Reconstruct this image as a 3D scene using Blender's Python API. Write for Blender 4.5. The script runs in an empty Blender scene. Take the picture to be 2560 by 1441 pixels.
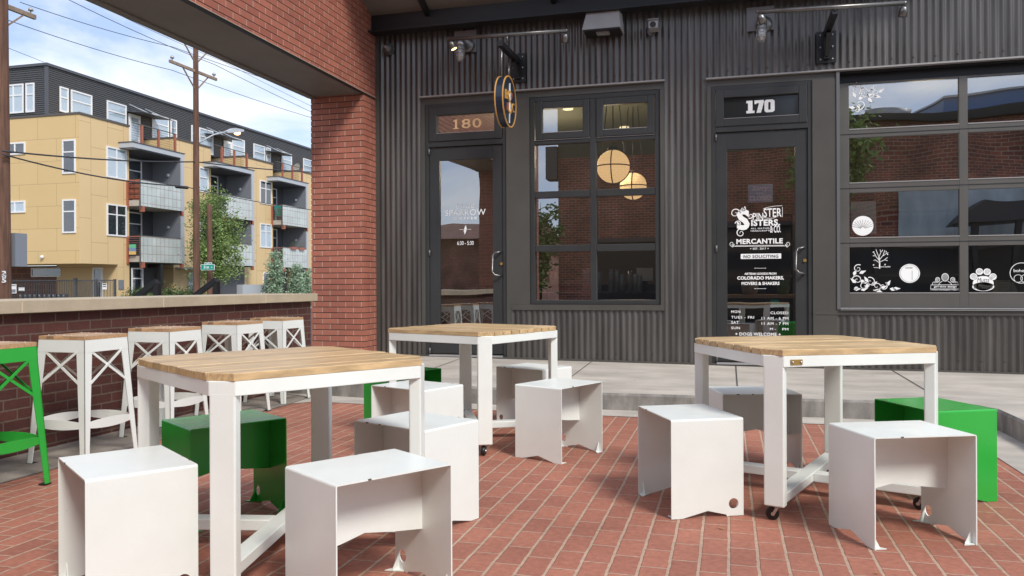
import bpy, bmesh, math, random
from math import sin, cos, pi, radians
from mathutils import Vector, Matrix
random.seed(7)
SC = bpy.context.scene
COL = SC.collection
# ------------------------------------------------------------------ camera
FP, YAW, ROLL, CZ, CY = 2000.0, .2647, -.0041, 1.086, 712.0
_f = Vector((-sin(YAW), cos(YAW), 0)); _x = Vector((cos(YAW), sin(YAW), 0)); _u = Vector((0, 0, 1))
_xr = _x*cos(ROLL)+_u*sin(ROLL); _ur = -_x*sin(ROLL)+_u*cos(ROLL)
cam = bpy.data.cameras.new('camera'); cam_o = bpy.data.objects.new('camera', cam); COL.objects.link(cam_o)
cam.sensor_width = 36; cam.lens = 36*FP/2560; cam.shift_y = (CY-720.5)/2560
cam.clip_start = .05; cam.clip_end = 2000
m = Matrix((( _xr.x, _ur.x, -_f.x, 0), (_xr.y, _ur.y, -_f.y, 0), (_xr.z, _ur.z, -_f.z, CZ), (0, 0, 0, 1)))
cam_o.matrix_world = m
SC.camera = cam_o
def ray(px, py): return _xr*((px-1280)/FP)+_ur*((CY-py)/FP)+_f
CAM = Vector((0, 0, CZ))
def onz(px, py, z=0): d = ray(px, py); return CAM+d*((z-CZ)/d.z)
def ony(px, py, y=9.0): d = ray(px, py); return CAM+d*(y/d.y)
def onx(px, py, x): d = ray(px, py); return CAM+d*(x/d.x)
# ------------------------------------------------------------------ light
SUN_EL, SUN_AZ = 44.0, 134.0      # azimuth clockwise from +Y
SKY_STRENGTH = .12
SC.view_settings.view_transform = 'Standard'; SC.view_settings.look = 'None'
SC.view_settings.exposure = .68; SC.view_settings.gamma = 1
w = bpy.data.worlds.new('World'); SC.world = w; w.use_nodes = True
nt = w.node_tree; nt.nodes.clear()
def N(t, typ, **kw):
    n = t.nodes.new(typ)
    for k, v in kw.items():
        if k in n.inputs.keys() if isinstance(k, str) else False: n.inputs[k].default_value = v
        else: setattr(n, k, v)
    return n
out = nt.nodes.new('ShaderNodeOutputWorld'); bg = nt.nodes.new('ShaderNodeBackground')
sky = nt.nodes.new('ShaderNodeTexSky'); sky.sky_type = 'NISHITA'; sky.sun_disc = False
sky.sun_elevation = radians(SUN_EL); sky.sun_rotation = radians(SUN_AZ); sky.altitude = 1600; sky.air_density = 1.0; sky.dust_density = .6; sky.ozone_density = 2.0
tc = nt.nodes.new('ShaderNodeTexCoord')
mp = nt.nodes.new('ShaderNodeMapping'); mp.inputs['Scale'].default_value = (1, 1, 2.6); mp.inputs['Location'].default_value = (.35, .2, .15)
nz = nt.nodes.new('ShaderNodeTexNoise'); nz.inputs['Scale'].default_value = 3.6; nz.inputs['Detail'].default_value = 7; nz.inputs['Roughness'].default_value = .55; nz.inputs['Distortion'].default_value = .35
rp = nt.nodes.new('ShaderNodeValToRGB'); rp.color_ramp.elements[0].position = .41; rp.color_ramp.elements[1].position = .66
mx = nt.nodes.new('ShaderNodeMixRGB'); mx.inputs['Color2'].default_value = (6.7, 6.75, 6.9, 1)
hz = nt.nodes.new('ShaderNodeMixRGB'); hz.inputs['Fac'].default_value = .55; hz.inputs['Color2'].default_value = (3.5, 4.2, 5.8, 1)
L = nt.links.new
L(tc.outputs['Generated'], mp.inputs['Vector']); L(mp.outputs[0], nz.inputs['Vector']); L(nz.outputs['Fac'], rp.inputs['Fac'])
L(sky.outputs[0], hz.inputs['Color1']); L(hz.outputs[0], mx.inputs['Color1']); L(rp.outputs['Color'], mx.inputs['Fac']); L(mx.outputs[0], bg.inputs['Color'])
bg.inputs['Strength'].default_value = SKY_STRENGTH; L(bg.outputs[0], out.inputs['Surface'])
sl = bpy.data.lights.new('sun', 'SUN'); sl.energy = 2.0; sl.angle = radians(15); sl.color = (1, .955, .88)
so = bpy.data.objects.new('sun', sl); COL.objects.link(so)
az = radians(SUN_AZ); el = radians(SUN_EL)
sd = Vector((sin(az)*cos(el), cos(az)*cos(el), sin(el)))
so.rotation_euler = sd.to_track_quat('Z', 'Y').to_euler(); so.location = (6, -6, 12)

# ------------------------------------------------------------------ materials
def mat(name, col=(.5, .5, .5), rough=.5, metal=0, spec=.5, coat=0, noise=None, bump=None, rnd=0, specks=None, emis=None):
    """noise=(scale, amount, stretch) multiplies the colour; bump=(scale, strength, stretch)"""
    m = bpy.data.materials.new(name); m.use_nodes = True; t = m.node_tree; b = t.nodes['Principled BSDF']
    b.inputs['Base Color'].default_value = (*col, 1); b.inputs['Roughness'].default_value = rough
    b.inputs['Metallic'].default_value = metal; b.inputs['Specular IOR Level'].default_value = spec; b.inputs['Coat Weight'].default_value = coat
    cur = None
    tcn = t.nodes.new('ShaderNodeTexCoord')
    def nfac(scale, stretch, det=5):
        mpn = t.nodes.new('ShaderNodeMapping'); mpn.inputs['Scale'].default_value = stretch
        n = t.nodes.new('ShaderNodeTexNoise'); n.inputs['Scale'].default_value = scale; n.inputs['Detail'].default_value = det; n.inputs['Roughness'].default_value = .6
        t.links.new(tcn.outputs['Object'], mpn.inputs[0]); t.links.new(mpn.outputs[0], n.inputs['Vector']); return n.outputs['Fac']
    def mulcol(fac_out, lo, hi, prev):
        r = t.nodes.new('ShaderNodeMapRange'); r.inputs['From Min'].default_value = .3; r.inputs['From Max'].default_value = .7; r.inputs['To Min'].default_value = lo; r.inputs['To Max'].default_value = hi
        t.links.new(fac_out, r.inputs[0])
        x = t.nodes.new('ShaderNodeVectorMath'); x.operation = 'SCALE'
        if prev is None: x.inputs[0].default_value = col
        else: t.links.new(prev, x.inputs[0])
        t.links.new(r.outputs[0], x.inputs['Scale']); return x.outputs[0]
    if noise:
        s, a, st = noise; cur = mulcol(nfac(s, st), 1-a, 1+a, cur)
        rr = t.nodes.new('ShaderNodeMapRange'); rr.inputs['To Min'].default_value = max(0, rough-.12); rr.inputs['To Max'].default_value = min(1, rough+.12)
        t.links.new(nfac(s*2.3, st), rr.inputs[0]); t.links.new(rr.outputs[0], b.inputs['Roughness'])
    if rnd:
        g = t.nodes.new('ShaderNodeNewGeometry'); r = t.nodes.new('ShaderNodeMapRange'); r.inputs['To Min'].default_value = 1-rnd; r.inputs['To Max'].default_value = 1+rnd
        t.links.new(g.outputs['Random Per Island'], r.inputs[0]); x = t.nodes.new('ShaderNodeVectorMath'); x.operation = 'SCALE'
        if cur is None: x.inputs[0].default_value = col
        else: t.links.new(cur, x.inputs[0])
        t.links.new(r.outputs[0], x.inputs['Scale']); cur = x.outputs[0]
    if specks:
        sc, thr, scol = specks
        r = t.nodes.new('ShaderNodeMapRange'); r.inputs['From Min'].default_value = thr; r.inputs['From Max'].default_value = thr+.02
        t.links.new(nfac(sc, (1, 1, 1), 2), r.inputs[0]); x = t.nodes.new('ShaderNodeMixRGB'); x.inputs['Color2'].default_value = (*scol, 1)
        t.links.new(r.outputs[0], x.inputs['Fac'])
        if cur is None: x.inputs['Color1'].default_value = (*col, 1)
        else: t.links.new(cur, x.inputs['Color1'])
        cur = x.outputs[0]
    if cur is not None: t.links.new(cur, b.inputs['Base Color'])
    if bump:
        s, a, st = bump; bn = t.nodes.new('ShaderNodeBump'); bn.inputs['Strength'].default_value = a; bn.inputs['Distance'].default_value = .01
        t.links.new(nfac(s, st), bn.inputs['Height']); t.links.new(bn.outputs[0], b.inputs['Normal'])
    if emis: b.inputs['Emission Color'].default_value = (*emis[0], 1); b.inputs['Emission Strength'].default_value = emis[1]
    return m

def brick_mat(name, axes, c1, c2, cm, bw, bh, mort, bump=.6, nz_amt=.25, off=(0, 0), smooth=.1, rough=.85, stain=0, wobble=.006, sx=1.0):
    """axes picks which object coordinates run along the course and up the courses"""
    m = bpy.data.materials.new(name); m.use_nodes = True; t = m.node_tree; b = t.nodes['Principled BSDF']; b.inputs['Roughness'].default_value = rough
    tcn = t.nodes.new('ShaderNodeTexCoord'); sp = t.nodes.new('ShaderNodeSeparateXYZ'); cb = t.nodes.new('ShaderNodeCombineXYZ')
    t.links.new(tcn.outputs['Object'], sp.inputs[0])
    for i, a in enumerate(axes):
        ad = t.nodes.new('ShaderNodeMath'); ad.operation = 'ADD'; ad.inputs[1].default_value = off[i]
        t.links.new(sp.outputs[a], ad.inputs[0]); mu = t.nodes.new('ShaderNodeMath'); mu.operation = 'MULTIPLY'; mu.inputs[1].default_value = sx if i == 0 else 1.0; t.links.new(ad.outputs[0], mu.inputs[0]); t.links.new(mu.outputs[0], cb.inputs[i])
    wob = t.nodes.new('ShaderNodeTexNoise'); wob.inputs['Scale'].default_value = 18; wob.inputs['Detail'].default_value = 2; t.links.new(tcn.outputs['Object'], wob.inputs['Vector'])
    wm = t.nodes.new('ShaderNodeVectorMath'); wm.operation = 'MULTIPLY_ADD'; wm.inputs[1].default_value = (wobble*sx, wobble, 0)
    t.links.new(wob.outputs['Color'], wm.inputs[0]); t.links.new(cb.outputs[0], wm.inputs[2])
    br = t.nodes.new('ShaderNodeTexBrick'); br.offset = .5; br.inputs['Scale'].default_value = 1
    br.inputs['Brick Width'].default_value = bw*sx; br.inputs['Row Height'].default_value = bh; br.inputs['Mortar Size'].default_value = mort; br.inputs['Mortar Smooth'].default_value = smooth; br.inputs['Bias'].default_value = 0
    br.inputs['Color1'].default_value = (*c1, 1); br.inputs['Color2'].default_value = (*c2, 1); br.inputs['Mortar'].default_value = (*cm, 1)
    t.links.new(wm.outputs[0], br.inputs['Vector'])
    n = t.nodes.new('ShaderNodeTexNoise'); n.inputs['Scale'].default_value = 35; n.inputs['Detail'].default_value = 8; n.inputs['Roughness'].default_value = .7; t.links.new(tcn.outputs['Object'], n.inputs['Vector'])
    r = t.nodes.new('ShaderNodeMapRange'); r.inputs['From Min'].default_value = .3; r.inputs['From Max'].default_value = .7; r.inputs['To Min'].default_value = 1-nz_amt; r.inputs['To Max'].default_value = 1+nz_amt
    t.links.new(n.outputs['Fac'], r.inputs[0]); x = t.nodes.new('ShaderNodeVectorMath'); x.operation = 'SCALE'; t.links.new(br.outputs['Color'], x.inputs[0]); t.links.new(r.outputs[0], x.inputs['Scale'])
    n2 = t.nodes.new('ShaderNodeTexNoise'); n2.inputs['Scale'].default_value = 1.3; n2.inputs['Detail'].default_value = 4; t.links.new(tcn.outputs['Object'], n2.inputs['Vector'])
    r2 = t.nodes.new('ShaderNodeMapRange'); r2.inputs['From Min'].default_value = .3; r2.inputs['From Max'].default_value = .7; r2.inputs['To Min'].default_value = .86-stain; r2.inputs['To Max'].default_value = 1.12+stain
    t.links.new(n2.outputs['Fac'], r2.inputs[0]); x2 = t.nodes.new('ShaderNodeVectorMath'); x2.operation = 'SCALE'; t.links.new(x.outputs[0], x2.inputs[0]); t.links.new(r2.outputs[0], x2.inputs['Scale'])
    t.links.new(x2.outputs[0], b.inputs['Base Color'])
    mth = t.nodes.new('ShaderNodeMath'); mth.operation = 'MULTIPLY_ADD'; mth.inputs[1].default_value = -1.0
    t.links.new(br.outputs['Fac'], mth.inputs[0]); m3 = t.nodes.new('ShaderNodeMath'); m3.operation = 'MULTIPLY'; m3.inputs[1].default_value = .45; t.links.new(n.outputs['Fac'], m3.inputs[0]); t.links.new(m3.outputs[0], mth.inputs[2])
    bn = t.nodes.new('ShaderNodeBump'); bn.inputs['Strength'].default_value = bump; bn.inputs['Distance'].default_value = .006
    t.links.new(mth.outputs[0], bn.inputs['Height']); t.links.new(bn.outputs[0], b.inputs['Normal'])
    return m

def glass_mat(name, refl=.3, tint=(.75, .78, .78), wave=.0, wscale=1.2, rough=0, fres=True):
    m = bpy.data.materials.new(name); m.use_nodes = True; t = m.node_tree; t.nodes.clear()
    o = t.nodes.new('ShaderNodeOutputMaterial'); mix = t.nodes.new('ShaderNodeMixShader'); tr = t.nodes.new('ShaderNodeBsdfTransparent'); gl = t.nodes.new('ShaderNodeBsdfGlossy')
    tr.inputs[0].default_value = (*tint, 1); gl.inputs['Color'].default_value = (.92, .95, 1, 1); gl.inputs['Roughness'].default_value = rough
    lw = t.nodes.new('ShaderNodeFresnel'); lw.inputs[0].default_value = 1.5
    ad = t.nodes.new('ShaderNodeMath'); ad.operation = 'ADD'; ad.use_clamp = True; ad.inputs[1].default_value = refl
    t.links.new(lw.outputs[0], ad.inputs[0]); t.links.new(ad.outputs[0], mix.inputs[0]); t.links.new(tr.outputs[0], mix.inputs[1]); t.links.new(gl.outputs[0], mix.inputs[2]); t.links.new(mix.outputs[0], o.inputs[0])
    if not fres: t.links.remove(mix.inputs[0].links[0]); mix.inputs[0].default_value = refl
    if wave:
        tcn = t.nodes.new('ShaderNodeTexCoord'); n = t.nodes.new('ShaderNodeTexNoise'); n.inputs['Scale'].default_value = wscale; n.inputs['Detail'].default_value = 1
        bn = t.nodes.new('ShaderNodeBump'); bn.inputs['Strength'].default_value = 1; bn.inputs['Distance'].default_value = wave
        t.links.new(tcn.outputs['Object'], n.inputs['Vector']); t.links.new(n.outputs['Fac'], bn.inputs['Height']); t.links.new(bn.outputs[0], gl.inputs['Normal'])
    return m
S1 = (1, 1, 1)
M = {}
M['white'] = mat('white_paint', (.79, .825, .79), .33, spec=.5, noise=(4.5, .03, S1), specks=(70, .775, (.3, .24, .2)), bump=(60, .05, S1))
M['chip'] = mat('bare_chip', (.10, .075, .06), .7)
M['green'] = mat('green_paint', (.03, .40, .05), .22, noise=(3, .06, S1))
M['tablewood'] = mat('table_wood', (.53, .37, .195), .34, spec=.55, noise=(7, .36, (1, 16, 6)), rnd=.14, bump=(14, .12, (1, 14, 6)), specks=(5.5, .78, (.2, .06, .03)))
M['seatwood'] = mat('stool_wood', (.46, .285, .155), .42, noise=(9, .3, (14, 1, 6)), rnd=.40)
M['black'] = mat('black_rubber', (.012, .012, .013), .45)
M['zinc'] = mat('zinc', (.55, .55, .56), .3, metal=.9)
M['brass'] = mat('brass', (.42, .27, .08), .4, metal=.6)
M['siding'] = mat('dark_siding', (.112, .104, .098), .34, metal=.5, noise=(3.0, .36, (3, 3, .22)))
M['flat'] = mat('flat_trim', (.080, .075, .067), .45, metal=.1, noise=(1.6, .12, S1))
M['trim'] = mat('pale_trim_edge', (.36, .34, .33), .4, metal=.3)
M['frame'] = mat('window_frame_paint', (.034, .035, .036), .42, noise=(2.5, .12, S1))
M['garage'] = mat('garage_frame', (.112, .106, .098), .42, metal=.2, noise=(1.8, .08, S1))
M['steel'] = mat('black_steel', (.018, .018, .02), .42, metal=.2)
M['soffit'] = mat('soffit_paint', (.17, .155, .145), .55, noise=(1.2, .12, S1))
M['canopy'] = mat('canopy_deck', (.16, .145, .13), .6, noise=(.8, .1, S1))
M['glass'] = glass_mat('window_glass', .33)
M['glass_door'] = glass_mat('door_glass', .33, tint=(.9, .92, .92), wave=.002, wscale=1.5)
M['glass_garage'] = glass_mat('garage_glass', .36, wave=.010, wscale=.9)
M['glass_apt'] = glass_mat('apartment_glass', .16, tint=(.8, .85, .9), fres=False)
M['decal'] = mat('white_vinyl', (.93, .93, .92), .5)
M['gold'] = mat('gold_vinyl', (.80, .52, .28), .45)
M['limestone'] = mat('limestone_cap', (.46, .385, .28), .75, noise=(4, .10, S1), bump=(40, .2, S1), specks=(30, .74, (.3, .2, .13)))
M['mortar'] = mat('mortar', (.42, .33, .26), .9)
M['concrete'] = mat('concrete', (.46, .42, .37), .85, noise=(1.6, .22, (1, 2, 1)), bump=(50, .25, S1), specks=(26, .72, (.25, .22, .19)))
M['dirty_shaded'] = mat('dirty_shaded_concrete', (.235, .205, .175), .9, noise=(3.2, .35, S1), bump=(40, .3, S1), specks=(22, .70, (.10, .08, .06)))  # grime plus the strip's shade, both put into the colour
M['curb'] = mat('curb_concrete', (.245, .23, .21), .9, noise=(7, .45, (1, 1, .35)), bump=(40, .35, S1))
M['joint'] = mat('expansion_joint', (.06, .055, .05), .9)
M['paver'] = brick_mat('clay_pavers', (1, 0), (.385, .150, .098), (.305, .115, .076), (.43, .29, .21), .207, .1110, .0080, bump=.9, nz_amt=.24, smooth=.3, stain=.03, sx=1.5, wobble=.009, rough=.8)
M['brick_y'] = brick_mat('brick_front', (0, 2), (.42, .148, .098), (.33, .11, .074), (.44, .32, .26), .203, .0677, .005, wobble=.001, off=(4.149, -.2175), bump=.3, nz_amt=.1, rough=.75)
M['brick_x'] = brick_mat('brick_side', (1, 2), (.40, .138, .090), (.31, .10, .068), (.44, .32, .26), .203, .0677, .005, wobble=.001, off=(-8.64, -.2175), bump=.3, nz_amt=.1, rough=.75)
M['brick_wall'] = brick_mat('brick_counter_shaded', (1, 2), (.098, .030, .022), (.066, .021, .017), (.125, .085, .065), .203, .0677, .0055, off=(0, -.915), bump=.5, nz_amt=.22, rough=.85)  # same brick as the pillar, darkened to paint in the wall's shade
M['brick_old'] = brick_mat('brick_old', (0, 2), (.34, .10, .06), (.17, .06, .045), (.38, .27, .21), .21, .075, .009, bump=.6, nz_amt=.4, stain=.25)
M['brick_old_x'] = brick_mat('brick_old_x', (1, 2), (.34, .10, .06), (.17, .06, .045), (.38, .27, .21), .21, .075, .009, bump=.6, nz_amt=.4, stain=.25)
M['block'] = brick_mat('block_wall', (0, 2), (.20, .095, .07), (.15, .075, .058), (.25, .16, .12), .8, .3, .02, bump=.3, nz_amt=.1)
M['stucco_y'] = brick_mat('yellow_panel', (0, 2), (.66, .475, .24), (.64, .46, .225), (.40, .28, .14), 2.3, 1.12, .010, bump=.2, nz_amt=.03, off=(.3, .2), stain=-.12, smooth=.0, rough=.9)
M['stucco_x'] = brick_mat('yellow_panel_sunlit', (2, 1), (.70, .515, .285), (.68, .50, .27), (.40, .28, .15), 2.4, 1.12, .010, bump=.2, nz_amt=.03, stain=-.12, smooth=.0, rough=.9)  # same panel as the front faces, lightened to paint in the sunnier side
M['apt_siding'] = mat('charcoal_siding', (.085, .088, .095), .5, metal=.2)
M['apt_white'] = mat('white_frame', (.80, .80, .80), .5)
M['apt_grey'] = mat('grey_panel', (.20, .215, .245), .6)
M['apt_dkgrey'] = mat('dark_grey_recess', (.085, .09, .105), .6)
M['apt_slab'] = mat('slab_metal', (.45, .48, .52), .5)
M['apt_edge'] = mat('dark_coping', (.10, .09, .085), .6)
M['apt_red'] = mat('red_steel', (.36, .12, .075), .5)
M['apt_room'] = mat('room_blind', (.66, .72, .74), .8, noise=(4, .12, (1, 1, 22)))
M['apt_dark'] = mat('dark_room', (.03, .033, .04), .7)
M['frost'] = brick_mat('frosted_panel', (1, 2), (.56, .61, .60), (.52, .57, .56), (.30, .22, .19), .335, .45, .012, bump=.1, nz_amt=.04, off=(-35.75, -5.35), smooth=0, rough=.3)
M['frost'].node_tree.nodes['Brick Texture'].offset = 0
M['pole'] = mat('pole_wood', (.125, .062, .040), .9, noise=(3, .45, (3, 3, .25)), bump=(10, .5, (3, 3, .2)))
M['arm'] = mat('arm_wood', (.26, .19, .14), .9, noise=(4, .3, S1))
M['wire'] = mat('wire', (.03, .03, .035), .6)
M['asphalt'] = mat('asphalt', (.055, .055, .057), .9, noise=(1.4, .2, S1), bump=(70, .4, S1))
M['ground'] = mat('ground', (.20, .18, .14), .95, noise=(.4, .2, S1))
M['bark'] = mat('bark', (.10, .07, .05), .9, noise=(8, .3, (1, 1, .3)))
M['signgreen'] = mat('sign_green', (.0, .30, .22), .4)
M['lens_grey'] = mat('grey_metal', (.40, .40, .41), .45, metal=.4, noise=(5, .1, S1))
M['pipe'] = mat('galvanised_pipe', (.20, .195, .19), .35, metal=.8, noise=(6, .25, S1))
M['jarglass'] = mat('jar_glass', (.55, .57, .58), .12, metal=.3)
M['plate_grey'] = mat('plate_paint', (.19, .19, .20), .45)
M['dull'] = mat('dull_grey_metal', (.14, .14, .145), .4, metal=.5)
M['navy'] = mat('navy_paint', (.014, .026, .048), .22)
M['signgold'] = mat('gold_paint', (.62, .33, .085), .4)
M['signrust'] = mat('rust_paint', (.42, .10, .03), .5)
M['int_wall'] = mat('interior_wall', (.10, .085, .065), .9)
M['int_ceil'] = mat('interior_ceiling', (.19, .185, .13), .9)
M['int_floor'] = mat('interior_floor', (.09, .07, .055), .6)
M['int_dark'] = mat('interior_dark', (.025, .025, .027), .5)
M['globe'] = mat('lit_globe', (.9, .7, .4), .4, emis=((1.0, .62, .28), .80))
M['led'] = mat('lit_downlight', (.9, .8, .6), .4, emis=((1, .82, .5), 1.0))
M['lamp'] = mat('lit_lens', (.9, .6, .3), .4, emis=((1, .55, .22), 3.5))
def leaf_mat(name, c, var=.35, tr=.25):
    m = mat(name, c, .6, rnd=var); t = m.node_tree; b = t.nodes['Principled BSDF']; o = t.nodes['Material Output']
    tl = t.nodes.new('ShaderNodeBsdfTranslucent'); mix = t.nodes.new('ShaderNodeMixShader'); mix.inputs[0].default_value = tr
    src = b.inputs['Base Color'].links[0].from_socket; t.links.new(src, tl.inputs[0])
    t.links.new(b.outputs[0], mix.inputs[1]); t.links.new(tl.outputs[0], mix.inputs[2]); t.links.new(mix.outputs[0], o.inputs[0]); return m
M['leaf'] = leaf_mat('pear_leaf', (.22, .31, .10), .5)
M['juniper'] = leaf_mat('juniper_leaf', (.29, .40, .27), .35, .1)
M['hedge'] = leaf_mat('hedge_leaf', (.10, .15, .05), .45)

# ------------------------------------------------------------------ mesh helpers
class MB:
    def __init__(s): s.v = []; s.f = []; s.sm = set()
    def add(s, vs, fs, smooth=False):
        k = len(s.v); s.v += [tuple(a) for a in vs]
        for f in fs:
            if smooth: s.sm.add(len(s.f))
            s.f.append(tuple(i+k for i in f))
        return s
    def box(s, x0, x1, y0, y1, z0, z1):
        if x0 > x1: x0, x1 = x1, x0
        if y0 > y1: y0, y1 = y1, y0
        if z0 > z1: z0, z1 = z1, z0
        return s.add([(x0, y0, z0), (x1, y0, z0), (x1, y1, z0), (x0, y1, z0), (x0, y0, z1), (x1, y0, z1), (x1, y1, z1), (x0, y1, z1)],
                     [(0, 3, 2, 1), (4, 5, 6, 7), (0, 1, 5, 4), (1, 2, 6, 5), (2, 3, 7, 6), (3, 0, 4, 7)])
    def hexa(s, b, t):
        return s.add(list(b)+list(t), [(0, 3, 2, 1), (4, 5, 6, 7), (0, 1, 5, 4), (1, 2, 6, 5), (2, 3, 7, 6), (3, 0, 4, 7)])
    def bar(s, a, b, w, h=None, up=(0, 0, 1), w2=None, h2=None):
        a = Vector(a); b = Vector(b); h = h or w; w2 = w2 or w; h2 = h2 or h
        d = (b-a).normalized(); u = Vector(up)
        if abs(d.dot(u)) > .98: u = Vector((1, 0, 0))
        r = d.cross(u).normalized(); u = r.cross(d)
        def ring(p, w, h): return [p-r*w/2-u*h/2, p+r*w/2-u*h/2, p+r*w/2+u*h/2, p-r*w/2+u*h/2]
        return s.hexa(ring(a, w, h), ring(b, w2, h2))
    def tube(s, pts, r, n=10, cap=True, r2=None):
        pts = [Vector(p) for p in pts]; rings = []; m_ = len(pts)
        for i, p in enumerate(pts):
            d = (pts[min(i+1, m_-1)]-pts[max(i-1, 0)]).normalized(); u = Vector((0, 0, 1))
            if abs(d.dot(u)) > .95: u = Vector((1, 0, 0))
            a = d.cross(u).normalized(); b = a.cross(d)
            rr = r if r2 is None else r+(r2-r)*i/(m_-1)
            if isinstance(r, (list, tuple)): rr = r[i]
            rings.append([p+a*rr*cos(2*pi*k/n)+b*rr*sin(2*pi*k/n) for k in range(n)])
        vs = [v for rg in rings for v in rg]; fs = []
        for i in range(m_-1):
            for k in range(n): fs.append((i*n+k, i*n+(k+1) % n, (i+1)*n+(k+1) % n, (i+1)*n+k))
        k0 = len(s.f); s.add(vs, fs, True)
        if cap:
            base = len(s.v)-len(vs); s.f.append(tuple(base+k for k in range(n))[::-1]); s.f.append(tuple(base+(m_-1)*n+k for k in range(n)))
        return s
    def sphere(s, c, r, n=14, m_=9, sz=1, lo=-pi/2, hi=pi/2):
        vs = []; fs = []
        for j in range(m_+1):
            a = lo+(hi-lo)*j/m_
            for i in range(n): vs.append((c[0]+r*cos(a)*cos(2*pi*i/n), c[1]+r*cos(a)*sin(2*pi*i/n), c[2]+r*sz*sin(a)))
        for j in range(m_):
            for i in range(n): fs.append((j*n+i, j*n+(i+1) % n, (j+1)*n+(i+1) % n, (j+1)*n+i))
        return s.add(vs, fs, True)
    def prism(s, poly, y0, y1):
        """poly in (x, z), pushed from y0 (front) to y1"""
        n = len(poly); vs = [(p[0], y0, p[1]) for p in poly]+[(p[0], y1, p[1]) for p in poly]
        fs = [tuple(range(n)), tuple(range(2*n-1, n-1, -1))]+[(i, (i+1) % n, n+(i+1) % n, n+i) for i in range(n)]
        return s.add(vs, fs)
    def build(s, name, material, parent=None, off=None, bevel=0, loc=None):
        me = bpy.data.meshes.new(name)
        o_ = Vector(off) if off is not None else (Vector(WL[parent.name]) if parent is not None and parent.name in WL else Vector((0, 0, 0)))
        me.from_pydata([tuple(Vector(v)-o_) for v in s.v], [], s.f)
        for i in s.sm: me.polygons[i].use_smooth = True
        bm = bmesh.new(); bm.from_mesh(me); bmesh.ops.recalc_face_normals(bm, faces=bm.faces); bm.to_mesh(me); bm.free()
        me.materials.append(M[material] if isinstance(material, str) else material)
        o = bpy.data.objects.new(name, me); COL.objects.link(o)
        if parent is not None: o.parent = parent; WL[o.name] = o_
        else: WL[o.name] = Vector((0, 0, 0))
        if bevel:
            b = o.modifiers.new('bevel', 'BEVEL'); b.width = bevel; b.segments = 2; b.limit_method = 'ANGLE'
        return o
WL = {}
def tag(o, label=None, cat=None, group=None, kind=None):
    if label: o['label'] = label
    if cat: o['category'] = cat
    if group: o['group'] = group
    if kind: o['kind'] = kind
    return o
def thing(name, label, cat, loc=(0, 0, 0), rz=0, group=None):
    o = bpy.data.objects.new(name, None); COL.objects.link(o); o.location = loc; o.rotation_euler.z = rz; o.empty_display_size = .1
    WL[o.name] = Vector(loc) if rz == 0 else Vector((0, 0, 0))
    return tag(o, label, cat, group)
def struct(name, mb, material): return tag(mb.build(name, material), kind='structure')
def dup(root, loc, rz, label, mats=None, group=None, flags=None):
    r = root.copy(); COL.objects.link(r); r.location = loc; r.rotation_euler = (0, 0, rz); r['label'] = label
    if group: r['group'] = group
    def rec(src, par):
        for ch in list(src.children):
            c = ch.copy(); COL.objects.link(c); c.parent = par
            if mats and c.type == 'MESH' and ch.data.materials and ch.data.materials[0].name in mats:
                c.data = c.data.copy(); c.data.materials[0] = mats[ch.data.materials[0].name]
            rec(ch, c)
    rec(root, r); return r
def text_mb(mb, s, x0, x1, z0, z1, y, bold=0, thick=.002, space=1, shear=0):
    """letters cut to fill the box x0..x1, z0..z1 on the plane y (read from the -y side)"""
    cu = bpy.data.curves.new('t', 'FONT'); cu.body = s; cu.offset = bold; cu.space_character = space; cu.shear = shear; cu.resolution_u = 3
    o = bpy.data.objects.new('t', cu); COL.objects.link(o)
    dg = bpy.context.evaluated_depsgraph_get(); me = bpy.data.meshes.new_from_object(o.evaluated_get(dg))
    xs = [v.co.x for v in me.vertices]; ys = [v.co.y for v in me.vertices]
    ax, bx, ay, by = min(xs), max(xs), min(ys), max(ys)
    vs = [(x0+(v.co.x-ax)/(bx-ax)*(x1-x0), y, z0+(v.co.y-ay)/(by-ay)*(z1-z0)) for v in me.vertices]
    mb.add(vs, [tuple(p.vertices) for p in me.polygons])
    bpy.data.objects.remove(o); bpy.data.curves.remove(cu); bpy.data.meshes.remove(me); return mb
def ribbon(mb, pts, w, y, th=.0015, w_end=None):
    n = len(pts); vs = []
    for i, (x, z) in enumerate(pts):
        a = pts[max(i-1, 0)]; b = pts[min(i+1, n-1)]; dx, dz = b[0]-a[0], b[1]-a[1]; l = math.hypot(dx, dz) or 1
        ww = w(i/(n-1)) if callable(w) else w
        vs += [(x-dz/l*ww/2, y, z+dx/l*ww/2), (x+dz/l*ww/2, y, z-dx/l*ww/2)]
    return mb.add(vs, [(2*i, 2*i+1, 2*i+3, 2*i+2) for i in range(n-1)])
def disc(mb, cx, cz, rx, y, rz=None, n=28, r0=0):
    rz = rz or rx
    if r0: return mb.add([(cx+rx*cos(2*pi*i/n), y, cz+rz*sin(2*pi*i/n)) for i in range(n)]+[(cx+rx*r0*cos(2*pi*i/n), y, cz+rz*r0*sin(2*pi*i/n)) for i in range(n)], [(i, (i+1) % n, n+(i+1) % n, n+i) for i in range(n)])
    return mb.add([(cx+rx*cos(2*pi*i/n), y, cz+rz*sin(2*pi*i/n)) for i in range(n)], [tuple(range(n))])
def spiral(cx, cz, r, turns, a0=0, dirn=1, n=26, r_in=.12):
    return [(cx+r*(1-(1-r_in)*t)*cos(a0+dirn*turns*2*pi*t), cz+r*(1-(1-r_in)*t)*sin(a0+dirn*turns*2*pi*t)) for t in [i/n for i in range(n+1)]]
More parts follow.
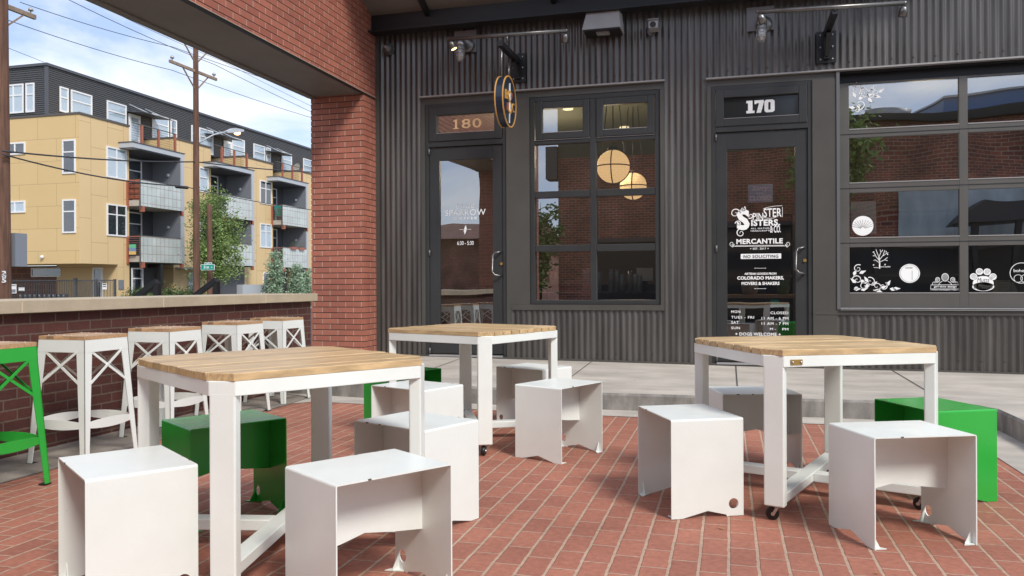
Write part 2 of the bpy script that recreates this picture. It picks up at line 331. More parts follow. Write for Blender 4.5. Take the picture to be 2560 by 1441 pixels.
def leafpoly(mb, x, z, ang, l, wd, y):
    c, s_ = cos(ang), sin(ang); P = [(0, 0), (.35*l, wd/2), (l, 0), (.35*l, -wd/2)]
    return mb.add([(x+a*c-b*s_, y, z+a*s_+b*c) for a, b in P], [(0, 1, 2, 3)])

# ------------------------------------------------------------------ ground
BASE_L, BASE_R = .240, .162           # sidewalk height along the shop front
def base_z(x): return .2025-.0093*x-.0
def curb_pt(t):                        # polyline of the kerb top
    return t
CURB = [(-4.55, 7.22, .215), (-3.9, 7.12, .20), (-3.0, 6.99, .172), (-1.4, 6.87, .148), (.5, 6.87, .152), (1.55, 6.87, .158), (1.80, 6.80, .158), (1.90, 6.6, .156), (1.92, 5.9, .150), (1.93, 4.0, .14), (1.95, -3, .12)]
# paving
mb = MB(); mb.add([(-4.6, -4, 0), (2.0, -4, 0), (2.0, 7.0, 0), (-4.6, 7.0, 0)], [(0, 1, 2, 3)]); struct('patio_paving', mb, 'paver')
mb = MB()   # concrete gutter sheet round the pavers
inner = [(-3.87, -4), (-3.87, 6.55), (-3.74, 6.70), (-3.5, 6.70), (-.9, 6.55), (1.25, 6.56), (1.5, 6.48), (1.60, 6.25), (1.62, -4)]
outer = [(-4.45, -4), (-4.45, 7.3), (-3.9, 7.3), (-3.0, 7.1), (-.9, 6.95), (1.55, 6.95), (1.82, 6.86), (1.96, 6.6), (1.99, -4)]
vs = [(x, y, .004) for x, y in inner]+[(x, y, .004) for x, y in outer]; n = len(inner)
mb.add(vs, [(i, i+1, n+i+1, n+i) for i in range(n-1)]); struct('gutter', mb, 'concrete')
mb = MB(); mb.add([(-4.42, -4, .0075), (-3.872, -4, .0075), (-3.872, 6.56, .0075), (-3.90, 6.95, .0075), (-4.42, 7.2, .0075)], [(0, 1, 2, 3, 4)]); struct('edge_strip', mb, 'dirty_shaded')  # darker sheet over the gutter, dirt and shade in its colour
# kerb + sidewalk
mb = MB(); vs = []; fs = []
for i, (x, y, z) in enumerate(CURB):
    vs += [(x, y, -.02), (x, y, z-.02), (x+(.014 if i > 6 else 0), y+.014, z)]
for i in range(len(CURB)-1):
    a = 3*i; fs += [(a, a+3, a+4, a+1), (a+1, a+4, a+5, a+2)]
mb.add(vs, fs); struct('kerb', mb, 'curb')
mb = MB(); K = [(x+(.014 if i > 6 else 0), y+.014, z) for i, (x, y, z) in enumerate(CURB)]
vs = []; fs = []
for i, (x, y, z) in enumerate(K):
    vs.append((x, y, z))
far = [(-4.55, 9.2, base_z(-4.55)), (-3.9, 9.2, base_z(-3.9)), (-3, 9.2, base_z(-3)), (-1.4, 9.2, base_z(-1.4)), (.5, 9.2, base_z(.5)), (1.55, 9.2, base_z(1.55)), (1.9, 9.2, base_z(1.9)), (2.6, 9.2, base_z(2.6)), (6, 9.2, .15), (6, 4, .14), (6, -3, .12)]
vs += far; n = len(K)
mb.add(vs, [(i, i+1, n+i+1, n+i) for i in range(n-1)]); struct('sidewalk', mb, 'concrete')
# expansion joints on the sidewalk
def swz(x, y):
    cy, cz_ = 6.88, .15
    for (a, b, c), (d, e, f) in zip(K[:6], K[1:7]):
        if a <= x <= d: t = (x-a)/(d-a); cy = b+(e-b)*t; cz_ = c+(f-c)*t
    t = (y-cy)/(9.2-cy); return cz_+(base_z(x)-cz_)*t
mb = MB()
for (x0, y0), (x1, y1) in [((-3.03, 7.15), (-3.03, 8.97)), ((-1.50, 7.15), (-1.50, 8.97)), ((.07, 7.15), (.07, 8.97)), ((1.62, 7.15), (1.62, 8.97))]:
    k = 6
    for i in range(k):
        ya, yb = y0+(y1-y0)*i/k, y0+(y1-y0)*(i+1)/k
        mb.add([(x0-.005, ya, swz(x0, ya)+.004), (x0+.005, ya, swz(x0, ya)+.004), (x1+.005, yb, swz(x1, yb)+.004), (x1-.005, yb, swz(x1, yb)+.004)], [(0, 1, 2, 3)])
for i in range(24):
    xa, xb = -4.2+i*.25, -3.95+i*.25; f = lambda x: 7.13+max(0, (-2.4-x))*.07
    mb.add([(xa, f(xa), swz(xa, f(xa))+.004), (xb, f(xb), swz(xb, f(xb))+.004), (xb, f(xb)+.005, swz(xb, f(xb))+.004), (xa, f(xa)+.005, swz(xa, f(xa))+.004)], [(0, 1, 2, 3)])
struct('sidewalk_joints', mb, 'joint')
# street level to the horizon
mb = MB(); mb.add([(-400, -400, -.3), (400, -400, -.3), (400, 600, -.3), (-400, 600, -.3)], [(0, 1, 2, 3)]); struct('ground', mb, 'ground')
mb = MB(); mb.add([(-24, -90, -.29), (-9, -90, -.29), (-9, 160, -.29), (-24, 160, -.29)], [(0, 1, 2, 3)]); struct('street', mb, 'asphalt')
mb = MB(); mb.add([(2.2, -3.0, .0), (40, -3.0, .0), (40, 3, .0), (2.2, 3, .0)], [(0, 1, 2, 3)]); mb.add([(-4.6, -5.9, -.004), (40, -5.9, -.004), (40, -3.0, -.004), (-4.6, -3.0, -.004)], [(0, 1, 2, 3)]); struct('alley', mb, 'asphalt')

# ------------------------------------------------------------------ corrugated sheet
def corr(mb, x0, x1, z0, z1, y=9.0, pitch=.068, amp=.009, seg=8, zb=None, screws=()):
    n = max(2, int((x1-x0)/pitch*seg)); vs = []
    for i in range(n+1):
        x = x0+(x1-x0)*i/n; yy = y-amp*cos(2*pi*x/pitch); b = zb(x) if zb else z0
        vs += [(x, yy, b), (x, yy, z1)]
    mb.add(vs, [(2*i, 2*i+2, 2*i+3, 2*i+1) for i in range(n)], True)
    for zs in screws:
        k = math.ceil(x0/pitch)
        while k*pitch < x1-.02:
            if (k*7) % 3 == 0:
                x = k*pitch; yy = y-amp
                mb.add([(x-.008, yy-.001, zs-.008), (x+.008, yy-.001, zs-.008), (x+.008, yy-.001, zs+.008), (x-.008, yy-.001, zs+.008), (x, yy-.010, zs)], [(0, 1, 4), (1, 2, 4), (2, 3, 4), (3, 0, 4)])
            k += 1
shop = thing('storefront_building', 'dark corrugated metal storefront building with two glazed doors and a garage door window', 'building', (0, 9, 0))
HZ1, HZ2 = 3.340, 3.322
TOP = 6.0
SZ = lambda x: base_z(x)+.012
for nm, x0, x1, z0, z1, zb, sc in [('left', -4.115, -3.555, 0, TOP, SZ, (.33, 2.85, 3.55)), ('over', -3.555, -.688, HZ1, TOP, None, (3.43, 4.35)), ('mid', -.688, -.222, 0, TOP, SZ, (.3, 1.2, 2.1, 3.0)),
                                    ('over2', -.222, 7.5, HZ2, TOP, None, (3.40, 4.05)), ('low', -2.46, -.686, 0, .79, SZ, (.30,)), ('low2', .888, 7.5, 0, .755, lambda x: base_z(x)+.012, (.30,))]:
    mb = MB(); corr(mb, x0, x1, z0, z1, zb=zb, screws=sc); mb.build('corrugated_siding', 'siding', shop)
def bx(name, x0, x1, z0, z1, y0, y1, mt, par, bevel=0):
    mb = MB().box(x0, x1, y0, y1, z0, z1); return mb.build(name, mt, par, bevel=bevel)
# pale drip edges over the openings, base strip, corner trim
mb = MB(); mb.box(-3.565, -.675, 8.955, 9.03, HZ1-.012, HZ1+.004); mb.box(-.232, 7.5, 8.955, 9.03, HZ2-.012, HZ2+.004); mb.build('drip_edge', 'trim', shop)
mb = MB(); mb.add([(x, y, base_z(x)+dz) for x in (-4.14, 7.5) for y in (8.975, 9.05) for dz in (-.02, .016)], [(0, 4, 5, 1), (1, 5, 7, 3)]); mb.build('base_strip', 'flat', shop)
bx('corner_trim', -4.16, -4.10, .2, TOP, 8.97, 9.05, 'flat', shop)
# header band + pilasters + jamb trims
mb = MB()
mb.box(-3.555, -.688, 9.0, 9.10, HZ1-.09, HZ1-.012)     # header
mb.box(-3.555, -3.512, 8.985, 9.10, .236, HZ1-.09); mb.box(-2.500, -2.222, 8.985, 9.10, .856, HZ1-.09); mb.box(-.728, -.688, 8.985, 9.1, .79, HZ1-.09)
mb.box(-2.500, -2.440, 8.985, 9.10, .235, .8555)
mb.box(-2.440, -.688, 8.980, 9.10, .792, .855)
mb.box(-.222, 1.094, 9.0, 9.10, HZ2-.085, HZ2-.012); mb.box(-.222, -.180, 8.985, 9.10, .212, HZ2-.085); mb.box(.858, 1.092, 8.985, 9.10, .20, HZ2-.085)
mb.box(.858, 7.5, 8.980, 9.10, .757, .805)
mb.build('flat_panel', 'flat', shop)
bx('pale_post', 1.094, 1.126, .81, HZ2-.013, 8.972, 9.12, 'lens_grey', shop).data.materials[0] = mat('post_paint', (.14, .14, .145), .4, metal=.2)
mb = MB(); mb.box(1.128, 7.5, 9.02, 9.35, HZ2-.03, HZ2-.013); mb.box(1.128, 7.5, 9.11, 9.2, 3.19, HZ2-.031); mb.build('lintel_soffit', 'steel', shop)
# roof / wall body so that the building is solid
mb = MB(); mb.box(-4.13, 7.5, 9.36, 14.2, 3.65, TOP-.02); mb.box(-4.13, 7.5, 9.04, 9.36, 3.45, TOP-.03); mb.box(-4.13, 7.5, 14.2, 14.4, .2, TOP); mb.box(-4.14, -4.06, 9.06, 14.2, .2, 3.65); mb.box(7.42, 7.5, 9.06, 14.2, .2, 3.65); mb.build('wall_body', 'flat', shop)
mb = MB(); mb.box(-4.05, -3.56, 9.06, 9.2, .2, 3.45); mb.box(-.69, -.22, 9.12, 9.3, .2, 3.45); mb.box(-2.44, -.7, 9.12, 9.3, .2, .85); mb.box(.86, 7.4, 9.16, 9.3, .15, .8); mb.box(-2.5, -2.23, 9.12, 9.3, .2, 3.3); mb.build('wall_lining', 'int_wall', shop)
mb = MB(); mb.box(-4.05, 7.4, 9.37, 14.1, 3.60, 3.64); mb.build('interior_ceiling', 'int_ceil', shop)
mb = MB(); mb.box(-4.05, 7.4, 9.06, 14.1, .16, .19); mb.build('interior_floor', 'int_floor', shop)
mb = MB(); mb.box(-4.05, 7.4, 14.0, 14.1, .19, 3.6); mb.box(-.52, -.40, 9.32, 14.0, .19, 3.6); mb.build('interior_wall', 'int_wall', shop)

# window ---------------------------------------------------------------
def frame(mb, x0, x1, z0, z1, w_, y0, y1, wb=None, wt=None):
    wb = wb or w_; wt = wt or w_
    mb.box(x0, x0+w_, y0, y1, z0, z1); mb.box(x1-w_, x1, y0, y1, z0, z1); mb.box(x0+w_, x1-w_, y0, y1, z0, z0+wb); mb.box(x0+w_, x1-w_, y0, y1, z1-wt, z1); return mb
def pane(x0, x1, z0, z1, y, par, mt='glass'): return MB().add([(x0, y, z0), (x1, y, z0), (x1, y, z1), (x0, y, z1)], [(0, 1, 2, 3)]).build('pane', mt, par)
def parts_window():
    mb = MB(); frame(mb, -2.220, -.730, .857, HZ1-.092, .055, 9.005, 9.10, wb=.05)
    mb.box(-1.516, -1.447, 9.005, 9.10, .907, 3.193)
    mb.box(-2.165, -1.516, 9.01, 9.10, 2.704, 2.755); mb.box(-1.447, -.785, 9.01, 9.10, 2.704, 2.755)
    for za, zb in ((2.084, 2.160), (1.464, 1.538)): mb.box(-2.165, -1.516, 9.012, 9.09, za, zb); mb.box(-1.447, -.785, 9.012, 9.09, za, zb)
    win = mb.build('window', 'frame', shop, bevel=.004)
    mb = MB(); frame(mb, -2.150, -1.520, 2.757, 3.190, .078, 8.990, 9.05); mb.build('sash', 'frame', win, bevel=.006)
    mb = MB(); frame(mb, -1.443, -.790, 2.757, 3.190, .078, 8.990, 9.05); mb.build('sash', 'frame', win, bevel=.006)
    mb = MB(); mb.box(-2.165, -1.516, 9.0, 9.008, 2.748, 2.754); mb.box(-1.443, -.79, 9.0, 9.008, 2.748, 2.754); mb.box(-2.07, -1.598, 8.986, 8.992, 2.829, 2.835); mb.box(-1.365, -.868, 8.986, 8.992, 2.829, 2.835); mb.build('bright_edge', 'trim', win)
    for x0, x1 in ((-2.165, -1.516), (-1.447, -.785)):
        for z0, z1 in ((2.160, 2.704), (1.538, 2.084), (.907, 1.464)): pane(x0, x1, z0, z1, 9.055, win)
    pane(-2.072, -1.598, 2.835, 3.112, 9.03, win); pane(-1.365, -.868, 2.835, 3.112, 9.03, win)
parts_window()
# doors ------------------------------------------------------------------
def door(x0, x1, zsill, xg0, xg1, zg1, ztop, hx, name_label):
    fr = MB(); frame(fr, x0, x1, zsill, ztop, .045, 9.0, 9.10, wb=.012); fr.box(x0+.045, x1-.045, 9.0, 9.10, 2.735, 2.80)
    d = fr.build('door', 'frame', shop, bevel=.003); d['label'] = name_label
    lf = MB(); lx0, lx1 = x0+.0455, x1-.0455; zb = zsill+.03
    lf.box(lx0, xg0, 9.02, 9.065, zb, 2.728); lf.box(xg1, lx1, 9.02, 9.065, zb, 2.728); lf.box(xg0, xg1, 9.02, 9.065, zg1, 2.728); lf.box(xg0, xg1, 9.02, 9.065, zb, zb+.26)
    lf.build('leaf', 'frame', d, bevel=.003)
    MB().box(x0+.05, x1-.05, 8.965, 9.06, zsill-.002, zsill+.016).build('threshold', 'lens_grey', d)
    MB().add([(xg0, 9.045, zb+.26), (xg1, 9.045, zb+.26), (xg1, 9.045, zg1), (xg0, 9.045, zg1)], [(0, 1, 2, 3)]).build('glass', 'glass_door', d)
    hz0, hz1 = 1.19, 1.47
    h = MB(); h.tube([(hx, 9.02, hz1), (hx-.01, 8.975, hz1+.0), (hx-.06, 8.955, hz1-.012), (hx-.09, 8.955, hz1-.045), (hx-.092, 8.955, hz0+.045), (hx-.06, 8.955, hz0+.01), (hx-.01, 8.975, hz0), (hx, 9.02, hz0)], .0115, 8); h.build('handle', 'pipe', d)
    lk = MB(); lk.tube([(hx+.005, 9.02, 1.33), (hx+.005, 9.005, 1.33)], .018, 12); lk.build('lock', 'brass', d)
    for z in (2.68, 1.47, zsill+.06):
        MB().tube([(x0+.05, 8.995, z-.035), (x0+.05, 8.995, z+.035)], .013, 8).build('hinge', 'dull', d)
    return d
dA = door(-3.512, -2.500, .238, -3.339, -2.676, 2.575, 3.25, -2.575, 'coffee shop door with white lettering and a gold 180 above')
dB = door(-.180, .858, .214, -.016, .687, 2.545, 3.235, .775, 'shop door covered in white lettering with 170 above')
mb = MB(); frame(mb, -3.460, -2.552, 2.80, 3.205, .095, 8.988, 9.05); mb.build('transom_sash', 'frame', dA, bevel=.006)
MB().box(-3.365, -2.647, 8.984, 8.990, 2.890, 2.895).build('bright_edge', 'trim', dA)
mb = MB(); mb.add([(-3.365, 9.03, 2.895), (-2.647, 9.03, 2.895), (-2.647, 9.03, 3.11), (-3.365, 9.03, 3.11)], [(0, 1, 2, 3)]); mb.build('transom_glass', 'glass_door', dA)
mb = MB(); frame(mb, -.130, .808, 2.795, 3.190, .085, 8.988, 9.05); mb.build('transom_sash', 'frame', dB, bevel=.006)
MB().box(-.045, .723, 8.984, 8.990, 2.875, 2.880).build('bright_edge', 'trim', dB)
mb = MB(); mb.box(-.045, .723, 9.03, 9.04, 2.88, 3.105); mb.build('transom_panel', mat('smoked_panel', (.028, .029, .030), .12), dB)
# 170 in slab numerals
def slab_digits(mb, x0, x1, z0, z1, y):
    W = x1-x0; H = z1-z0
    def P(pts): mb.add([(x0+a*W, y, z0+b*H) for a, b in pts], [tuple(range(len(pts)))])
    P([(.0, 0), (.29, 0), (.29, .2), (.22, .2), (.22, 1), (.0, 1), (.0, .8), (.06, .8), (.06, .2), (.0, .2)])
    P([(.29, 1), (.62, 1), (.62, .80), (.52, 0), (.36, 0), (.45, .76), (.36, .76), (.36, .70), (.29, .70)])
    o = [(.70, 0), (.93, 0), (1, .12), (1, .88), (.93, 1), (.70, 1), (.64, .88), (.64, .12)]; i = [(.79, .2), (.84, .2), (.855, .24), (.855, .76), (.84, .8), (.79, .8), (.775, .76), (.775, .24)]
    vs = [(x0+a*W, y, z0+b*H) for a, b in o+i]; mb.add(vs, [(k, (k+1) % 8, 8+(k+1) % 8, 8+k) for k in range(8)])
mb = MB(); a, b = ony(1866, 283), ony(1937, 247); slab_digits(mb, a.x, b.x, a.z, b.z, 9.026); mb.build('number', 'decal', dB)
mb = MB(); a, b = ony(1131, 322), ony(1202, 294)
W = b.x-a.x; text_mb(mb, '80', a.x+W*.30, b.x, a.z, b.z, 9.026, bold=.012, space=1.1); mb.build('number', 'gold', dA)
mb = MB(); mb.add([(a.x+W*u, 9.026, a.z+(b.z-a.z)*v) for u, v in ((.0, 0), (.20, 0), (.20, .07), (.14, .11), (.14, 1.0), (.09, 1.0), (.0, .84), (.0, .76), (.065, .80), (.065, .11), (.0, .07))], [tuple(range(11))]); mb.build('number', 'gold', dA)
def T(mb, s, px0, px1, pyt, pyb, y=9.041, bold=0, space=1, shear=0, ref=None):
    """text between photo columns px0..px1 and rows pyt..pyb as measured on the shop front plane"""
    a, b = ony(px0, pyb, y), ony(px1, pyt, y); k = ony((px0+px1)/2, pyb, y).z; t_ = ony((px0+px1)/2, pyt, y).z
    return text_mb(mb, s, a.x, b.x, k, t_, y, bold, space=space, shear=shear)
def XZ(px, py, y=9.041): p = ony(px, py, y); return (p.x, p.z)
mb = MB()
T(mb, 'BLUE', 1142, 1186, 511, 521, bold=.006, space=1.2); T(mb, 'SPARROW', 1113, 1214, 524, 539, bold=.003, space=1.05); T(mb, 'COFFEE', 1135, 1192, 543, 549, bold=.02, space=1.5); mb.build('lettering', 'decal', dA); mb = MB(); T(mb, '6:30 - 5:30', 1143, 1184, 603, 613, bold=.004)
mb.build('lettering', 'decal', dA); mb = MB(); x, z = XZ(1163, 575); ribbon(mb, [(x-.006, z-.055), (x-.004, z-.02), (x+.004, z+.02), (x+.008, z+.055)], lambda t: .030*sin(pi*min(1, t*1.0))**.6+.002, 9.041)
ribbon(mb, [(x-.075, z+.004), (x-.02, z+.004)], .003, 9.041); ribbon(mb, [(x+.02, z+.004), (x+.075, z+.004)], .003, 9.041)
mb.build('feather_mark', 'decal', dA)
# Spinster Sisters door
mb = MB()
T(mb, 'PIN', 1882, 1908, 533, 550, bold=.01); mb.build('lettering', 'decal', dB); mb = MB(); T(mb, 'STER', 1909, 1954, 521, 543, bold=.01)
T(mb, 'ISTERS.', 1878, 1950, 549, 565, bold=.035, space=1.05); mb.build('lettering', 'decal', dB); mb = MB(); T(mb, 'ALL NATURAL', 1877, 1933, 569.5, 573, bold=.01, space=1.15); T(mb, 'HANDCRAFTED', 1877, 1933, 575.5, 579, bold=.01, space=1.1); mb.build('lettering', 'decal', dB); mb = MB(); T(mb, '& CO.', 1925, 1952, 564, 582, bold=.02)
mb.build('lettering', 'decal', dB); mb = MB(); T(mb, 'S', 1842, 1874, 524, 576, bold=.05); mb.build('big_initial', 'decal', dB); mb = MB()
for c in (((1838, 534), .055, 1.3, 0, 1), ((1857, 523), .03, 1.2, 1, -1), ((1852, 583), .045, 1.3, 2, 1), ((1846, 560), .035, 1.1, 3, -1), ((1876, 540), .03, 1.1, 4, 1)):
    (px, py), r, t_, a0, d_ = c; x, z = XZ(px, py); ribbon(mb, spiral(x, z, r, t_, a0, d_), lambda t: .008*(1-t)+.003, 9.041)
ribbon(mb, [XZ(1880+i*9, 556-i*2.6-5*sin(i/8*pi*2)) for i in range(9)], .005, 9.041); ribbon(mb, [XZ(1908+i*6, 522-i*.9-2*sin(i/8*pi)) for i in range(9)], .004, 9.041); ribbon(mb, [XZ(1956, 518), XZ(1956, 543)], .004, 9.041)
mb.build('scrollwork', 'decal', dB); mb = MB(); T(mb, 'MERCANTILE', 1841, 1957, 597, 610, bold=.035, space=1.08); ribbon(mb, [XZ(1836, 616), XZ(1962, 615)], .007, 9.041); ribbon(mb, [XZ(1840, 614), XZ(1958, 613)], .002, 9.041)
for px, a0, d_ in ((1830, 5.5, -1), (1969, 3.7, 1)):
    x, z = XZ(px, 610); ribbon(mb, spiral(x, z, .03, 1.2, a0, d_), .005, 9.041); leafpoly(mb, x, z-.04, pi/2+.6*d_, .05, .02, 9.041)
mb.build('lettering', 'decal', dB); mb = MB(); T(mb, '+ EST. 2017 +', 1875, 1922, 619.5, 624.5, bold=.015, space=1.2)
T(mb, 'ARTISAN GOODS FROM', 1861, 1941, 682, 687.5, bold=.03); T(mb, 'COLORADO MAKERS,', 1843, 1960, 691, 701, bold=.035); T(mb, 'MOVERS & SHAKERS', 1854, 1949, 705, 713, bold=.03)
mb.build('lettering', 'decal', dB); mb = MB()
for py in (671, 722): ribbon(mb, [XZ(1888, py), XZ(1914, py)], .003, 9.041); [leafpoly(mb, *XZ(p_, py), 0, .02, .01, 9.041) for p_ in (1886, 1911)]
mb.build('ornament', 'decal', dB); mb = MB(); T(mb, 'MON', 1828, 1851, 776.5, 783, bold=.01, space=1.1); T(mb, 'CLOSED', 1926, 1971, 779.5, 786, bold=.012, space=1.1)
T(mb, 'TUES - FRI', 1828, 1885, 790.5, 797, bold=.01, space=1.15); T(mb, '11 AM - 6 PM', 1904, 1971, 793, 799.5, bold=.01, space=1.1)
T(mb, 'SAT', 1828, 1847, 803, 810, bold=.01, space=1.1); T(mb, '11 AM - 7 PM', 1904, 1971, 806, 813, bold=.01, space=1.1)
T(mb, 'SUN', 1828, 1850, 817, 823.5, bold=.01, space=1.1); T(mb, 'M -', 1925, 1940, 820, 826, bold=.01); T(mb, 'PM', 1956, 1971, 820.5, 826.5, bold=.01)
mb.build('opening_hours', 'decal', dB); mb = MB(); T(mb, '+ DOGS WELCOME +', 1838, 1952, 832, 840, bold=.02, space=1.05)
mb.build('lettering', 'decal', dB)
mb = MB(); p0, p1 = XZ(1852, 648, 9.042), XZ(1953, 634, 9.042); mb.add([(p0[0], 9.0425, p0[1]), (p1[0], 9.0425, p0[1]), (p1[0], 9.0425, p1[1]), (p0[0], 9.0425, p1[1])], [(0, 1, 2, 3)]); pl = mb.build('notice_strip', 'decal', dB)
mb = MB(); T(mb, 'NO SOLICITING', 1859, 1946, 637.5, 645, y=9.039, bold=.012, space=1.1); mb.build('notice_text', 'int_dark', dB)
# hanging closed card behind the glass
mt_card = mat('card_blue', (.45, .57, .70), .6)
cd = thing('closed_sign', 'blue card reading Sorry WE\'RE CLOSED behind the door glass', 'sign', (.22, 9.075, 2.2))
a, b = ony(1870, 507, 9.075), ony(1932, 460, 9.075); MB().box(a.x, b.x, 9.075, 9.080, a.z, b.z).build('card', mt_card, cd)
mb = MB(); T(mb, 'Sorry', 1880, 1921, 465, 480, y=9.073, bold=.012, shear=.3); T(mb, "WE'RE", 1889, 1911, 481, 487, y=9.073); T(mb, 'CLOSED', 1873, 1929, 489.5, 502, y=9.073, bold=.045); mb.build('lettering', 'decal', cd)
gc = MB(); a, b = ony(1926, 761, 9.075), ony(1947, 750, 9.075); gc.box(a.x, b.x, 9.075, 9.078, a.z, b.z); tag(gc.build('card', 'signgreen', None), 'small green card low down inside the 170 door glass', 'card')
# garage door --------------------------------------------------------------
YG = 9.10
rows = [(2.707, 3.178), (2.142, 2.615), (1.565, 2.038), (.984, 1.465)]
cols = [(1.229, 2.273), (2.353, 3.397), (3.477, 4.521), (4.601, 5.645)]
YG = 9.07
def gx(x): return x*1.0
mb = MB(); zz = [.82]+[v for r in rows[::-1] for v in r]+[3.195]
xe = [1.127]+[v for c in cols for v in c]+[5.75]
for i in range(0, len(xe), 2): mb.box(xe[i], xe[i+1], YG, YG+.05, .82, 3.195)
for i in range(0, len(zz), 2):
    for c in cols: mb.box(c[0], c[1], YG+.001, YG+.049, zz[i], zz[i+1])
gd = mb.build('garage_door', 'garage', shop, bevel=.003)
mb = MB()
for z in (2.655, 2.085, 1.510): mb.box(1.13, 5.7, YG-.0035, YG, z-.003, z+.003)
mb.build('section_gap', 'int_dark', gd)
for r in rows: 
    for c in cols: MB().box(c[0], c[1], YG-.004, YG+.02, r[0]-.006, r[0]+.004).build('glazing_bead', 'trim', gd)
for r in rows:
    for c in cols: pane(c[0], c[1], r[0], r[1], YG+.025, gd, 'glass_garage')
mb = MB(); mb.box(1.125, 7.5, 8.95, 9.06, .820, .828); mb.box(1.125, 7.5, 8.955, 9.06, .806, .812); mb.build('sill_track', 'lens_grey', shop)
# vinyl on the garage panes
YV = YG+.021
def GX(px, py): p = ony(px, py, YV); return p.x, p.z
mb = MB()
def vine(mb, pts, w=.010): ribbon(mb, [GX(*p) for p in pts], w, YV)
def curl(mb, px, py, r, t_, a0, d_, w=.009):
    x, z = GX(px, py); ribbon(mb, spiral(x, z, r, t_, a0, d_), lambda t: w*(1-.6*t), YV)
def lf(mb, px, py, ang, l=.06, wd=.028): x, z = GX(px, py); leafpoly(mb, x, z, ang, l, wd, YV)
for (px, py, r, t_, a0, d_) in ((2140, 226, .045, 1.2, 0, 1), (2158, 234, .06, 1.4, 2, -1), (2150, 262, .055, 1.3, 4, 1), (2143, 276, .02, 1.2, 0, -1), (2180, 236, .055, 1.2, 1, 1), (2190, 232, .04, 1.2, 5, -1)): curl(mb, px, py, r, t_, a0, d_)
for (px, py, an) in ((2133, 220, 1.0), (2139, 244, 2.0), (2146, 250, .7), (2165, 240, .2), (2176, 226, .9), (2186, 240, -.3), (2196, 232, .6), (2150, 240, 1.4), (2138, 270, 3.0), (2160, 226, 2.2), (2170, 245, -.9), (2143, 259, -1.2)): lf(mb, px, py, an, .07, .034)
mb.build('vine_decal', 'decal', gd); mb = MB()
for (px, py, r, t_, a0, d_) in ((2145, 672, .045, 1.3, 1, 1), (2143, 700, .05, 1.3, 3, -1), (2160, 716, .05, 1.2, 0, 1), (2176, 705, .05, 1.2, 2, -1), (2192, 716, .05, 1.3, 4, 1), (2208, 716, .045, 1.2, 1, -1), (2140, 722, .02, 1.3, 0, 1)): curl(mb, px, py, r, t_, a0, d_)
for (px, py, an) in ((2134, 690, 1.2), (2148, 684, .4), (2140, 708, 2.4), (2134, 724, .1), (2152, 726, .3), (2166, 722, 1.3), (2178, 714, .6), (2188, 724, -.4), (2200, 722, .4), (2216, 716, 1.0), (2224, 722, -.2), (2232, 722, 0), (2170, 706, 2.1), (2150, 700, -.6)): lf(mb, px, py, an, .075, .036)
mb.build('vine_decal', 'decal', gd)
mb = MB()   # little tree drawing
vine(mb, [(2199, 672), (2199, 655), (2197, 642)], .012)
for pts in ([(2198, 652), (2189, 640), (2185, 632)], [(2197, 642), (2192, 630), (2190, 624)], [(2197, 644), (2202, 632), (2200, 624)], [(2199, 650), (2208, 638), (2212, 626)], [(2199, 656), (2211, 650), (2219, 644)], [(2208, 640), (2216, 634), (2221, 632)], [(2189, 640), (2182, 640)], [(2202, 632), (2207, 625)], [(2211, 650), (2219, 652)], [(2199, 658), (2188, 650), (2184, 652)]): vine(mb, pts, .005)
for px, py in ((2215, 628), (2220, 638), (2186, 630), (2214, 660), (2205, 628), (2182, 664)): lf(mb, px, py, px*.7, .02, .012)
a, b = GX(2201, 670), GX(2226, 665); text_mb(mb, 'Jen G Studios', a[0], b[0], a[1], b[1], YV, bold=.01); ribbon(mb, [GX(2184, 669), GX(2200, 670)], .004, YV)
mb.build('tree_decal', 'decal', gd)
mb = MB(); x, z = GX(2157, 565); disc(mb, x, z, .104, YV)
mb.build('round_decal', 'decal', gd)
mb = MB(); x, z = GX(2157, 573)
for i in range(11): a = radians(20+i*14); ribbon(mb, [(x+.02*cos(a), z+.02*sin(a)), (x+.12*cos(a), z+.10*sin(a))], .003, YV-.001)
mb.build('ray_lines', 'garage', gd)
mb = MB(); x, z = GX(2274, 684); disc(mb, x, z, .098, YV); mb.build('round_decal', 'decal', gd)
mb = MB(); disc(mb, x, z, .089, YV-.001, r0=.975); mb.box(x+.022, x+.025, YV-.0015, YV-.001, z-.07, z+.03); text_mb(mb, 'counter', x-.042, x+.032, z+.050, z+.068, YV-.001); mb.build('round_lettering', 'garage', gd)
mb = MB()   # paw
x, z = GX(2458, 706); disc(mb, x, z-.012, .095, YV, .075); disc(mb, x, z-.045, .10, YV, .045)
for dx, dz in ((-.087, .058), (-.033, .108), (.036, .105), (.088, .055)): disc(mb, x+dx, z+dz, .034, YV, n=16)
mb.build('paw_decal', 'decal', gd)
mb = MB(); text_mb(mb, 'Mutts', x-.055, x+.055, z-.0, z+.045, YV-.001, shear=.2); text_mb(mb, '& Mittens', x-.085, x+.085, z-.065, z-.015, YV-.001, shear=.2)
for dx, dz in ((-.087, .058), (-.033, .108), (.036, .105), (.088, .055)): ribbon(mb, spiral(x+dx, z+dz, .025, 2, 0, 1, 20), .003, YV-.001)
mb.build('paw_lettering', 'garage', gd)
mb = MB(); x, z = GX(2363, 712)   # girl time design
frame_pts = [(x-.135, z-.045), (x+.135, z-.045), (x+.135, z-.003), (x-.135, z-.003), (x-.135, z-.045)]; ribbon(mb, frame_pts, .005, YV)
text_mb(mb, 'girl time design', x-.105, x+.105, z-.036, z-.010, YV, bold=.012); text_mb(mb, 'a mother and daughter endeavor', x-.135, x+.135, z-.061, z-.050, YV, bold=.01)
disc(mb, x, z+.075, .034, YV, .042, r0=.85); disc(mb, x-.07, z+.05, .022, YV, .026, r0=.8); disc(mb, x+.07, z+.05, .022, YV, .026, r0=.8)
